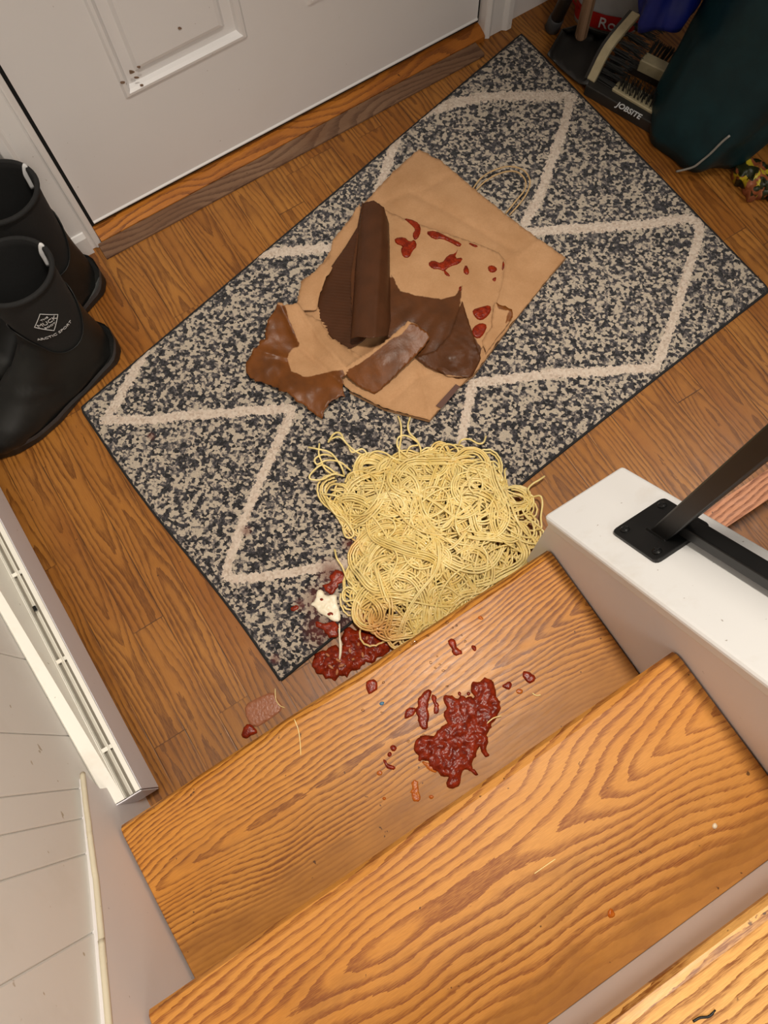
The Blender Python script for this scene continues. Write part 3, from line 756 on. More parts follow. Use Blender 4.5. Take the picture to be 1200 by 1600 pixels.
    C_ = [(568, 317), (584, 313), (600, 324), (608, 350), (610, 420), (611, 500), (606, 524), (580, 528), (560, 526), (548, 529), (551, 480), (555, 420), (560, 370), (563, 335)]
    def roll(px, py):
        c = 585-(py-320)*.030; w = 23+(py-320)*.042; q = np.clip(np.abs(px-c)/w, 0, 1)
        return .030*np.sqrt(1-q*q)+.0022*np.exp(-((px-c-12+(py-400)*.05)/5)**2)
    sheet('rolled_flap', C_, [(566, 316, 34), (600, 324, 34), (610, 420, 34), (606, 524, 30), (548, 529, 34), (555, 420, 36)], t, M['paper'], 2.4, .0008, .0012, [[(400, 200), (700, 200), (700, 640), (400, 640)]], .95, rib=roll, seed=16, jag=.15)
    # crumpled left side of the mouth behind the flap
    S = [(562, 318), (566, 345), (552, 378), (528, 408), (508, 436), (497, 470), (494, 484), (470, 485), (464, 474), (470, 440), (490, 425), (515, 400), (520, 375), (545, 345)]
    sheet('crumpled_side', S, [(562, 318, 30), (566, 345, 28), (528, 408, 15), (497, 470, 12), (470, 485, 10), (464, 474, 8), (490, 425, 16), (520, 375, 14), (545, 345, 14), (510, 425, 24)], t, M['paper'], 4, .0008, .004, [], seed=17, fold=.01)
    # torn lower-left flap, dark along its outer edges
    L = [(436, 474), (452, 476), (466, 474), (480, 492), (500, 500), (520, 530), (545, 545), (570, 560), (545, 580), (535, 590), (540, 618), (530, 622), (512, 630), (506, 645), (503, 652), (492, 648), (482, 640), (460, 622), (430, 605), (400, 595), (386, 585), (384, 570), (395, 545), (412, 530), (418, 500)]
    cL = [(436, 474, 28), (466, 474, 20), (500, 500, 14), (545, 545, 14), (540, 618, 18), (506, 645, 8), (482, 640, 10), (430, 605, 12), (386, 585, 8), (395, 545, 20), (418, 500, 34), (450, 560, 10), (500, 580, 18), (470, 530, 8), (430, 570, 18), (530, 575, 26), (450, 600, 20)]
    wL = [(430, 474), (445, 478), (452, 500), (468, 540), (455, 545), (448, 560), (455, 580), (478, 590), (510, 582), (535, 578), (545, 600), (545, 640), (500, 660), (440, 620), (370, 600), (370, 560), (405, 500)]
    sheet('torn_flap', L, cL, t, M['paper'], 3.6, .0008, .003, [wL], .25, seed=21, jag=1.3, fold=.007, rib=crease([[(466, 478), (500, 530), (545, 580)], [(440, 480), (470, 545), (535, 600)], [(395, 545), (450, 560)], [(500, 500), (560, 560)]], .006, 4))
    # fold standing across the tear
    Q = [(532, 578), (560, 560), (600, 535), (638, 502), (650, 506), (668, 520), (672, 528), (660, 545), (630, 575), (600, 605), (586, 616), (560, 604), (545, 590)]
    wQ = [(530, 585), (560, 570), (590, 548), (612, 530), (628, 522), (642, 505), (680, 515), (680, 560), (600, 630), (540, 600)]
    sheet('folded_strip', Q, [(532, 578, 26), (600, 535, 46), (638, 502, 54), (672, 528, 46), (630, 575, 30), (586, 616, 12), (600, 570, 38), (560, 590, 24)], t, M['paper'], 3.6, .0008, .0015, [wQ], .3, seed=25, jag=.5)
    # small scrap folded over the right edge
    E_ = [(768, 510), (772, 474), (790, 478), (800, 484), (802, 495), (792, 508), (780, 524), (760, 552), (752, 534)]
    sheet('edge_flap', E_, [(768, 510, 24), (772, 474, 32), (800, 484, 34), (802, 495, 30), (780, 524, 26), (752, 534, 25), (760, 552, 24)], t, M['paper'], 4, .0008, .003, [[(775, 470), (806, 475), (806, 500), (790, 505), (796, 485), (778, 482)]], .1, seed=31, jag=.6)
    # handles
    for pts in ([(738, 296), (752, 278), (772, 266), (796, 260), (818, 266), (828, 282), (824, 300), (812, 318), (796, 336)], [(742, 299), (760, 282), (784, 270), (806, 268), (820, 280), (820, 296), (806, 314), (790, 334)]):
        n = len(pts); P = [uz(x, y, RT+.004+.016*math.sin(PI*i/(n-1))) for i, (x, y) in enumerate(pts)]
        mesh('handle', *tube(smooth_path(P, 40), .0016, 6), M['paper_cord'], t, smooth=True)
    # red smears on the inner layer
    sm = [[(616, 372), (632, 370), (640, 378), (648, 374), (652, 384), (644, 392), (640, 402), (630, 402), (626, 390), (630, 384), (618, 380)],
          [(630, 340), (650, 345), (658, 354), (656, 368), (648, 376), (644, 366), (650, 358), (640, 348)],
          [(664, 362), (680, 360), (700, 370), (722, 380), (718, 386), (704, 378), (690, 372), (678, 374)],
          [(668, 412), (676, 406), (690, 412), (700, 398), (712, 396), (716, 388), (710, 404), (724, 402), (718, 412), (702, 416), (694, 424), (686, 420), (676, 420)],
          [(692, 420), (700, 426), (704, 432), (696, 430)], [(723, 424), (728, 412), (734, 424), (730, 430)], [(762, 416), (770, 414), (778, 420), (772, 426), (764, 424)],
          [(730, 378), (748, 384), (742, 386)], [(738, 484), (750, 480), (766, 476), (768, 486), (758, 498), (748, 500), (740, 492)],
          [(740, 510), (752, 504), (762, 508), (756, 522), (748, 530), (736, 522)], [(716, 450), (721, 446), (720, 456)], [(768, 436), (776, 432), (774, 440)], [(786, 405), (789, 416), (784, 424)]]
    for i, p in enumerate(sm):
        V2, T = tri_region(chaikin(p, 1), 2.2); px, py = V2[:, 0], V2[:, 1]
        d = np.clip(pdist(px, py, chaikin(p, 1))/3.5, 0, 1)
        z = rbf([(a, b, h*.001) for a, b, h in cI], px, py)+RT + .0016 + .0022*np.sqrt(d)+.0007*fbm(px, py, .2, 3, 2)
        V, F = solid_sheet(V2, T, z, thick=.0035); mesh('sauce_smear', V, F, M['sauce'], t, smooth=True)
bag()

# ------------------------------------------------------------------ sauce
def blob(name, outline, zb, label, cat='sauce', group=None, mat='sauce', hgt=.004, step=3.0, lump=.0014, edge=6.0, ch=1, ls=.10):
    P = chaikin(outline, ch)
    if mat in ('sauce', 'sauce_thin'):
        P = densify(P, 3.2); w = fbm(P[:, 0], P[:, 1], .11, 4.4, 3); c = P.mean(0)
        size = np.hypot(*(P.max(0)-P.min(0))); P = P + (P-c)/(np.linalg.norm(P-c, axis=1)[:, None]+1e-6)*w[:, None]*min(5.0, size*.10)
    V2, T = tri_region(P, step); px, py = V2[:, 0], V2[:, 1]
    d = np.clip(pdist(px, py, P)/edge, 0, 1)
    z = zb + .0004 + hgt*np.sqrt(1-(1-d)**2)*.8 + lump*d*fbm(px, py, ls, 2.3, 3)
    z = np.maximum(z, zb+.0004)
    V, F = solid_sheet(V2, T, z, zbot=zb)
    c = V[:len(V2)].mean(0)
    o = mesh(name, V, F, M[mat], base=(c[0], c[1], zb), smooth=True)
    return tag(o, label, cat, group)
S2 = lambda L: [(540+x/3.529, 950+y/3.529) for x, y in L]
S1 = lambda L: [(360+x/3, 850+y/3) for x, y in L]
Z1 = H
main = S2([(690,425),(700,408),(735,398),(775,382),(812,398),(828,440),(830,485),(862,545),(846,580),(835,612),(803,650),(782,690),(780,740),(776,790),(806,820),(775,832),(745,785),(736,755),(718,790),(722,830),(690,875),(735,918),(730,938),(706,926),(662,882),(640,905),(630,985),(600,998),(562,992),(552,965),(572,925),(530,936),(508,905),(470,862),(432,832),(414,845),(392,808),(378,772),(386,725),(432,698),(490,708),(505,665),(556,640),(545,590),(560,552),(538,512),(545,485),(580,478),(614,500),(640,484),(690,485),(702,498),(716,480),(692,455)])
blob('tomato_sauce_puddle', main, Z1, 'large dark red puddle of chunky tomato sauce on the lowest oak tread', hgt=.0065, step=2.2, lump=.0026, edge=9, ls=.085)
small = [
 ([(398,520),(420,472),(468,448),(472,480),(456,540),(458,600),(452,672),(412,668),(394,600)], 'long upright splash of tomato sauce just left of the large puddle', .0045),
 ([(322,592),(345,556),(380,543),(390,565),(362,600),(330,614)], 'slanted sauce drop left of the long splash on the lowest tread', .003),
 ([(468,492),(482,474),(506,488),(498,515),(512,530),(524,560),(512,588),(490,588),(484,560),(492,536),(476,516)], 'thin looping sauce drip between long splash and large puddle', .0018),
 ([(105,438),(120,398),(150,388),(172,402),(174,438),(152,470),(120,472)], 'single round tomato sauce drop near the edge of the lowest tread, above the blue fleck', .004),
 ([(568,172),(588,162),(610,182),(620,225),(652,240),(640,258),(600,266),(578,236)], 'boot-shaped sauce drop near the nosing below the pasta pile', .004),
 ([(690,210),(705,202),(724,214),(722,236),(706,238)], 'small round sauce drop right of the boot-shaped drop', .003),
 ([(972,348),(1010,350),(1048,378),(1040,412),(1006,416),(980,388)], 'rightmost sauce drop, diamond shaped, on the lowest tread', .003),
 ([(858,432),(885,405),(915,400),(920,425),(908,452),(880,446)], 'sauce drop between the large puddle and the diamond shaped drop', .003),
 ([(245,765),(265,752),(284,768),(276,790),(252,788)], 'upper round drop of the orange trail left of the puddle', .002),
 ([(228,800),(245,788),(256,808),(244,826),(230,820)], 'middle drop of the orange trail left of the puddle', .002),
 ([(206,835),(222,838),(232,862),(262,868),(278,882),(258,894),(222,874)], 'hooked sauce drip at the foot of the orange trail', .002),
 ([(618,468),(628,458),(640,470),(634,484),(622,482)], 'tiny bead of sauce at the top of the large puddle, left one', .002),
 ([(664,468),(676,458),(690,470),(682,486),(668,482)], 'tiny bead of sauce at the top of the large puddle, right one', .002),
]
for i, (p, lab, h) in enumerate(small): blob('sauce_drop', S2(p), Z1, lab, group='tomato sauce drops on the lowest tread', hgt=h, step=2.0, lump=.0008, edge=4)
thin = [
 ([(360,965),(375,945),(400,950),(398,985),(405,1020),(415,1045),(395,1070),(370,1055),(365,1025),(350,1015),(372,990)], 'orange oily sauce smear below the large puddle near the next tread'),
 ([(935,455),(955,440),(982,452),(975,475),(945,476)], 'faint orange oily spot below the diamond shaped drop'),
 ([(170,905),(190,890),(206,908),(196,925),(176,922)], 'faint orange spot at the lower left of the drip trail'),
 ([(198,1048),(215,1038),(226,1050),(212,1064)], 'small orange spot on tread left of the oily smear'),
 ([(455,1040),(475,1030),(488,1042),(472,1056)], 'small dark orange spot right of the oily smear'),
 ([(725,52),(745,40),(765,62),(742,66)], 'small orange spot on nosing right under the pasta'),
 ([(418,845),(470,855),(510,905),(490,912),(450,885)], 'thin orange film of sauce at the lower left rim of the large puddle'),
]
for p, lab in thin: blob('sauce_spot', S2(p), Z1, lab, group='thin orange sauce spots on the lowest tread', mat='sauce_thin', hgt=.0008, step=2.2, lump=.0002, edge=4)
# on the floor and rug by the riser
blob('tomato_sauce_spill', S1([(375,548),(388,520),(410,512),(425,497),(452,500),(470,478),(492,470),(505,486),(528,472),(518,440),(532,412),(528,392),(560,388),(590,400),(612,396),(640,414),(672,408),(700,428),(735,430),(760,470),(730,520),(690,535),(670,560),(640,556),(610,590),(570,598),(548,622),(510,622),(490,645),(462,632),(440,640),(424,618),(402,612),(400,588),(378,575)]), .0005, 'chunky sauce spill on the floor between rug edge and lowest riser', hgt=.010, step=2.0, lump=.006, edge=12, ch=0, ls=.07)
blob('sauce_drop', S1([(470,140),(500,118),(535,128),(545,165),(520,185),(505,215),(470,235),(445,205),(430,195),(465,180)]), RT, 'sauce lump on the rug above the white cream blob', group='tomato sauce on the rug', hgt=.003, step=2.4, lump=.002)
blob('sauce_drop', S1([(400,362),(440,372),(505,362),(512,400),(500,432),(470,452),(445,430),(430,398),(402,385)]), RT, 'sauce lump on the rug below the white cream blob', group='tomato sauce on the rug', hgt=.003, step=2.4, lump=.002)
blob('sauce_drop', S1([(275,300),(300,285),(325,290),(318,310),(290,318)]), RT, 'small red drop on the rug left of the white cream', group='tomato sauce on the rug', hgt=.001, mat='sauce')
blob('sauce_drop', S1([(560,230),(600,220),(640,260),(640,330),(700,350),(720,400),(660,420),(600,400),(575,350),(590,290)]), RT, 'sauce patch under the lower left edge of the pasta', group='tomato sauce on the rug', hgt=.004, lump=.002)
blob('cream_dollop', S1([(370,285),(400,262),(405,215),(430,212),(445,245),(500,232),(498,272),(518,330),(514,365),(478,362),(452,340),(412,322),(398,295)]), RT+.001, 'white cream dollop with sauce flecks on the lower corner of the rug', 'cream', mat='cream_sauce', hgt=.004, step=2.2, lump=.002)
blob('cream_drip', S1([(506,372),(516,372),(514,430),(524,470),(522,515),(514,545),(508,540),(510,500),(508,450)]), .012, 'thin white cream drip running from the dollop into the floor sauce', 'cream', mat='cream_sauce', hgt=.003, step=2.0, lump=.0005, edge=3)
for p, lab in (([(415,258),(430,250),(440,262),(425,270)], 'upper red fleck on the white cream dollop'), ([(450,322),(478,318),(484,334),(458,338)], 'lower red fleck on the white cream dollop')):
    blob('sauce_fleck', S1(p), RT+.0042, lab, hgt=.0015, step=2)
blob('sauce_drop', S1([(52,868),(85,840),(108,852),(128,880),(100,900),(58,918)]), .0014, 'small glossy sauce pool on the floor at the corner of liquid and tread', hgt=.005, step=2.2, lump=.001)
blob('broth_puddle', S1([(65,755),(130,720),(200,690),(215,720),(252,770),(190,820),(110,868),(75,820)]), .0003, 'thin brownish liquid puddle on floorboards left of the rug corner', 'puddle', mat='brothy', hgt=.0008, step=4, lump=.0002)
for k, (x, y) in enumerate([(455, 520), (505, 545), (520, 570), (560, 500), (600, 470), (575, 540), (640, 440), (500, 600), (470, 575), (620, 520)]):
    a = rng.uniform(0, PI); blob('pulpy_bit', S1([(x+(13+4*math.sin(k))*math.cos(t)*math.cos(a)-7*math.sin(t)*math.sin(a), y+(13+4*math.sin(k))*math.cos(t)*math.sin(a)+7*math.sin(t)*math.cos(a)) for t in np.arange(9)*2*PI/9]), .0115, 'small pale pulpy bit lying in the sauce spill on the floor', 'food bit', 'pale bits in the floor sauce', mat='seed', hgt=.004, step=1.8, lump=.001, edge=2.5)
# clear liquid on the lowest tread
for k, (x, y, r) in enumerate([(380,188,15), (365,200,8), (455,152,7), (300,230,6), (208,412,9), (470,300,10), (495,330,7), (520,312,6), (540,345,8), (560,80,9), (590,110,7), (612,96,8), (640,150,6), (95,565,9), (200,575,6), (560,430,7), (345,735,8), (660,185,8), (505,265,6), (430,700,7)]):
    blob('water_droplet', S2([(x+r*(1+.35*math.sin(k+2*t))*math.cos(t), y+r*(.8+.3*math.cos(k*2+t))*math.sin(t)) for t in np.arange(9)*2*PI/9]), Z1, 'tiny clear watery droplet on the lowest tread around the sauce', 'droplet', 'clear droplets on the lowest tread', mat='liquid', hgt=.0012, step=1.5, lump=.0003, edge=2)
blob('blue_fleck', S2([(185,525),(200,514),(216,520),(206,536),(190,537)]), Z1, 'tiny blue fleck on the lowest tread', 'crumb', mat='blue_bit', hgt=.001, step=2) if M.setdefault('blue_bit', plain('blue_fleck_plastic', srgb(60, 110, 140), .5)) else None
blob('crumb', [(1113, 1288), (1118, 1285), (1122, 1291), (1118, 1296), (1113, 1294)], 2*H, 'small round white crumb on the second tread', 'crumb', mat='cream_sauce', hgt=.004, step=2)
blob('sauce_spot', [(948, 1425), (955, 1418), (962, 1426), (960, 1434), (950, 1435)], 2*H, 'single orange oily spot on the second tread', 'sauce', mat='sauce_thin', hgt=.0012, step=2)
hair = smooth_path([uz(x, y, 3*H+.0015) for x, y in ((1083, 1596), (1094, 1590), (1108, 1588), (1118, 1578))], 16)
tag(mesh('debris_strand', *tube(hair, [.0012]*(len(hair)-2)+[.0008]*2, 5), M['black_metal'], base=hair[0], smooth=True), 'short curled black strand on the top visible tread', 'debris')

# ------------------------------------------------------------------ spaghetti
S5 = lambda L: [(470+x/2.927, 640+y/2.927) for x, y in L]
PILE = np.array([uz(x, y, RT+.01)[:2] for x, y in S5([(110,350),(140,290),(250,255),(380,225),(520,225),(620,185),(720,165),(830,190),(890,270),(910,330),(1030,365),(1085,450),(1100,560),(1080,640),(1010,720),(900,800),(760,900),(640,990),(560,1060),(480,1090),(400,1075),(290,1015),(235,950),(240,880),(215,800),(230,720),(290,650),(270,570),(200,480),(150,420)])])
def lumps(x, y): return np.array([mnoise.noise((a*14, b*14, .5)) for a, b in zip(x, y)])
def pile_h(x, y):
    d = sdist(x, y, PILE)
    return .003 + .052*(1-np.exp(-np.clip(d, 0, 1)/.055))
def strand(x0, y0, a0, length, lvl, confine=True, loop=1.0, ds=.0035):
    n = int(length/ds); P = np.zeros((n, 2)); x, y, a = x0, y0, a0; k = rng.normal(0, 22*loop); cen = PILE.mean(0)
    kt = k
    for i in range(n):
        P[i] = (x, y); 
        if i % 14 == 0: kt = rng.normal(0, 36*loop)
        k += (kt-k)*.16
        a += k*ds
        if confine and i % 3 == 0:
            d = sdist(np.array([x]), np.array([y]), PILE)[0]
            if d < .018:
                ta = math.atan2(cen[1]-y, cen[0]-x); da = (ta-a+PI) % (2*PI)-PI; a += da*(.22 if d > -.004 else .4)
        x += math.cos(a)*ds; y += math.sin(a)*ds
        if y < -.028: y = -.028; 
    h = pile_h(P[:, 0], P[:, 1])*(1+.35*lumps(P[:, 0], P[:, 1]))
    w = np.cumsum(rng.normal(0, .0006, n)); w -= np.linspace(w[0], w[-1], n)
    z = RT + .0015 + h*lvl + w + .0015*np.sin(np.arange(n)*.35+rng.uniform(0, 6))
    z = np.maximum(z, RT+.0012)
    return np.column_stack([P, z])
def noodles():
    Vs, Fs, tone, red = [], [], [], []; off = 0
    x0, y0 = PILE.min(0); x1, y1 = PILE.max(0); count = 0
    while count < 560:
        x, y = rng.uniform(x0, x1), rng.uniform(y0, y1)
        if sdist(np.array([x]), np.array([y]), PILE)[0] < .004: continue
        lvl = 1.02-.62*rng.random()**1.6
        L = rng.uniform(.12, .30); P = strand(x, y, rng.uniform(0, 2*PI), L, lvl)
        bundle = rng.choice([1, 1, 2, 4]); side = np.gradient(P, axis=0)[:, :2]; side = np.column_stack([-side[:, 1], side[:, 0]]); side /= np.linalg.norm(side, axis=1)[:, None]+1e-9
        for b in range(bundle):
            Q = P.copy(); Q[:, :2] += side*(b*.0041)+rng.normal(0, .0006, 2); Q[:, 2] += rng.normal(0, .0012)
            a0 = rng.integers(0, 6); Q = Q[a0: len(Q)-rng.integers(0, 8)]
            V, F = tube(Q, rng.uniform(.00165, .00185), 6, True)
            F = [tuple(i+off for i in f) for f in F]; off += len(V); Vs.append(V); Fs += F
            tone += [rng.random()]*len(V)
            pc = proj_arr(V); r = np.clip(1-np.hypot(pc[:, 0]-590, pc[:, 1]-985)/60, 0, 1)*.6+np.clip(1-np.hypot(pc[:, 0]-545, pc[:, 1]-850)/25, 0, 1)*.4
            red += list(np.clip(r+rng.normal(0, .05), 0, 1)); count += 1
    V = np.vstack(Vs)
    o = mesh('spaghetti_pile', V, Fs, M['noodle'], base=(PILE.mean(0)[0], PILE.mean(0)[1], RT), smooth=True, attrs={'tone': tone, 'red': red})
    tag(o, 'heap of tangled pale yellow cooked spaghetti on rug against the lowest stair', 'spaghetti', kind='stuff')
noodles()
# loose strands one can pick out
loose = [
 (S5([(35,172),(75,180),(120,190),(150,210),(185,260),(200,300)]), 'spaghetti strand sticking out furthest left at the top of the heap'),
 (S5([(85,155),(82,200),(92,230),(110,270),(150,300)]), 'short upright spaghetti strand at the upper left corner of heap'),
 (S5([(125,150),(150,112),(180,108),(205,150),(250,190),(300,215)]), 'spaghetti strand arching over the upper left of the heap'),
 (S5([(128,140),(175,125),(215,160),(235,195),(280,180),(300,205),(270,230)]), 'spaghetti strand curling beside the upper left arch'),
 (S5([(200,305),(150,295),(95,320),(45,318),(45,295),(90,255),(125,265),(170,300)]), 'spaghetti loop reaching out at left of the heap'),
 (S5([(230,280),(180,240),(120,232),(75,250),(65,225),(105,205),(150,215)]), 'spaghetti hook above the left loop'),
 (S5([(445,30),(458,70),(458,130),(450,190),(455,240)]), 'left of two straight spaghetti strands pointing at the paper bag'),
 (S5([(500,35),(490,75),(500,110),(530,140),(548,180),(545,220)]), 'right of two spaghetti strands pointing at the paper bag'),
 (S5([(500,225),(445,175),(445,130),(475,118),(515,135),(540,160),(500,170),(480,205)]), 'spaghetti loop between the two strands pointing at the bag'),
 (S5([(300,230),(320,200),(350,190),(390,200),(430,225),(500,240)]), 'low spaghetti arch along the top edge of the heap'),
 (S5([(635,215),(640,180),(665,158),(700,165),(720,190),(700,210)]), 'small spaghetti loop at top middle of the heap'),
 (S5([(720,165),(735,140),(770,135),(810,155),(835,150),(847,122)]), 'wavy spaghetti strand at the upper right of the heap'),
 (S5([(870,280),(905,265),(890,240),(860,235),(840,205)]), 'spaghetti hook at right shoulder of the heap'),
 (S5([(925,345),(935,310),(932,282),(938,270)]), 'short spaghetti strand standing off the right shoulder'),
 (S5([(1050,400),(1040,365),(1060,340),(1090,322),(1115,305)]), 'spaghetti strand reaching up right onto the floorboards'),
 (S5([(1060,400),(1095,395),(1105,430),(1098,490),(1100,540),(1070,550)]), 'rightmost spaghetti arc, beside the end of the white cap'),
 (S5([(155,640),(165,680),(190,720),(210,770),(235,800),(290,860)]), 'straight spaghetti strand poking out at left near the sauce'),
 (S5([(320,990),(260,880),(200,875),(192,835),(215,812),(250,830),(275,870)]), 'spaghetti loop at the lower left over the dark gap'),
 (S5([(340,1000),(280,980),(245,940),(248,890),(255,860)]), 'spaghetti arc closest to the white cream dollop'),
 (S5([(110,405),(130,440),(160,480),(200,500),(240,560),(230,585),(205,580),(190,540)]), 'drooping spaghetti loop at the left edge of the heap'),
 (S5([(95,385),(140,390),(180,400),(230,420)]), 'short level spaghetti strand at the left edge of the heap'),
 ([(842, 838), (846, 828), (846, 815), (835, 800)], 'tiny spaghetti end between the heap and the knee wall'),
]
loose = loose[:-1]
for pts, lab in loose:
    n = len(pts); P = smooth_path([uz(x, y, RT+.003+(.016 if 0 < i < n-1 else .004)*.8+.002*math.sin(i*2.1)) for i, (x, y) in enumerate(pts)], 50)
    V, F = tube(P, .0017, 7); k = len(V)
    o = mesh('spaghetti_strand', V, F, M['noodle'], base=P[0]*np.array([1, 1, 0])+np.array([0, 0, RT]), smooth=True, attrs={'tone': [rng.random()*.5]*k, 'red': [0.0]*k})
    tag(o, lab, 'spaghetti', 'loose spaghetti strands around the heap')
for pts, lab, z, r in (([(460, 1124), (466, 1140), (469, 1160), (470, 1180)], 'thin dry noodle fibre on the lowest tread near its left nosing', Z1, .0007), ([(430, 1076), (431, 1092), (437, 1102), (445, 1106)], 'thin noodle fibre on the floor puddle by the rug corner', .001, .0008),
                    (S2([(778,638),(795,622),(820,605),(860,595)]), 'short pale noodle bit on the right edge of the large puddle', Z1+.004, .001), (S2([(1030,470),(1050,482),(1075,480)]), 'short pale noodle bit under the diamond shaped drop', Z1, .0011), ([(835, 1365), (852, 1353), (868, 1342)], 'short glossy noodle bit on the second tread', 2*H, .0006)):
    P = smooth_path([uz(x, y, z+r*1.05) for x, y in pts], 24); V, F = tube(P, r, 6); k = len(V)
    tag(mesh('noodle_bit', V, F, M['noodle'], base=P[0], smooth=True, attrs={'tone': [.3]*k, 'red': [.1]*k}), lab, 'noodle', 'stray noodle bits')

# ------------------------------------------------------------------ rubber boots
PROF = [((-.064, .300), (.062, .312), .060), ((-.060, .255), (.058, .262), .057), ((-.057, .205), (.055, .212), .053), ((-.055, .160), (.056, .170), .048), ((-.057, .115), (.070, .142), .046), ((-.062, .065), (.098, .120), .045),
        ((-.062, .018), (.124, .104), .045), ((-.040, .004), (.146, .092), .046), ((.040, .002), (.170, .082), .050), ((.110, .002), (.195, .074), .054), ((.165, .004), (.218, .062), .050), ((.205, .008), (.234, .046), .038), ((.236, .018), (.242, .030), .014)]
PA = np.array([[b[0], b[1], t[0], t[1], w] for b, t, w in PROF])
def bootS(s, ph, off=0.0):
    v = np.array([np.interp(s, np.arange(len(PA)), PA[:, j]) for j in range(5)])
    B, T, w = v[0:2], v[2:4], v[4]; c = (B+T)/2; d = (T-B)/2; L = np.linalg.norm(d)
    cp, sp = math.cos(ph), math.sin(ph); q = .8 if s > 6 else 1.0
    sx = math.copysign(abs(cp)**q, cp); sy = math.copysign(abs(sp)**q, sp)
    dd = d/L
    p = c + dd*(L+off)*sx
    return np.array([p[0], (w+off)*sy, p[1]])
def boot(loc, ang, label, labels=True, scale=1.0):
    t = empty('rubber_boot', (loc[0], loc[1], 0), label, 'boot', 'pair of black rubber boots')
    ca, sa = math.cos(ang), math.sin(ang)
    def Wd(p): p = np.asarray(p)*scale; return np.array([loc[0]+p[0]*ca-p[1]*sa, loc[1]+p[0]*sa+p[1]*ca, p[2]])
    K = 40; phs = [2*PI*j/K for j in range(K)]
    # sleeve with thickness
    ss = np.linspace(0, 5.5, 24)
    outer = [[Wd(bootS(s, p)) for p in phs] for s in ss]; inner = [[Wd(bootS(s, p, -.004)) for p in phs] for s in ss]
    V, F = loft(outer[::-1]+[[Wd(bootS(0, p, -.002)+(0, 0, .0025)) for p in phs]]+inner, False, False); mesh('neoprene_shaft', V, F, M['neoprene'], t, smooth=True)
    insole = [[Wd(bootS(5.4, p, -.004)) for p in phs]]; mesh('insole', insole[0], [tuple(range(K))], M['lining'], t)
    # binding at the rim
    rim = [Wd(bootS(0.02, p, .0005)+(0, 0, .001)) for p in phs]; rim.append(rim[0]); mesh('rim_binding', *tube(rim, .0042, 8, False), M['neoprene'], t, smooth=True)
    # rubber shell over the foot, rising at heel and shin
    def s0(p): return 3.9-1.9*abs(math.cos(p))**2.2
    rings = []
    for f in np.linspace(0, 1, 40): rings.append([Wd(bootS(s0(p)+(12-s0(p))*f, p, .0028)) for p in phs])
    V, F = loft(rings, False, True); mesh('rubber_shell', V, F, M['rubber'], t, smooth=True)
    edge = [Wd(bootS(s0(p), p, .0026)) for p in phs]; edge.append(edge[0]); mesh('shell_edge', *tube(edge, .0014, 6, False), M['rubber'], t, smooth=True)
    # sole
    def hw(u):
        return float(np.interp(u, [-.074, -.066, -.045, 0, .05, .11, .16, .205, .235, .252], [.006, .028, .045, .047, .048, .057, .056, .045, .026, .004]))
    us = np.concatenate([np.linspace(-.074, -.05, 8), np.linspace(-.04, .2, 22), np.linspace(.21, .252, 8)])
    out = [(u, hw(u)) for u in us]+[(u, -hw(u)) for u in us[::-1]]
    def lay(z, sc): return [Wd((u, v*sc, z(u) if callable(z) else z)) for u, v in out]
    ztop = lambda u: .030+.018*np.clip((-u-.03)/.04, 0, 1)+.010*np.clip((u-.15)/.09, 0, 1)-.008*math.exp(-((u-.04)/.03)**2)
    V, F = loft([lay(.0, .90), lay(.004, .98), lay(.012, 1.0), lay(lambda u: ztop(u)-.010, 1.03)]); mesh('sole', V, F, M['rubber'], t, smooth=False)
    V, F = loft([lay(lambda u: ztop(u)-.010, 1.035), lay(lambda u: ztop(u), 1.02)], False, False); mesh('sole_foxing', V, F, M['grey_rubber'], t, smooth=True)
    for s_ in (1,):
        P = [Wd(bootS(x, PI*1.0, -.006)) for x in (.05, .3, .6, .9)]
        P = [Wd(bootS(x, PI, .0035 if x < .1 else -.006)) for x in (.08,)] + [Wd(bootS(0, PI, 0)+(0, 0, .007))] + [Wd(bootS(x, PI, -.0065)) for x in (.15, .5, .85)]
        mesh('pull_tab', *tube(smooth_path(P, 16), .0038, 8, flat=.35), M['strap'], t, smooth=True)
    return t, Wd
ang = math.radians(195)
b1, W1 = boot((.262, .782), ang, 'near black rubber boot with white diamond mark on its side, left of the rug', scale=1.0)
b2, W2 = boot((.305, .925), math.radians(200), 'far black rubber boot, half hidden behind the near one, beside the door casing')
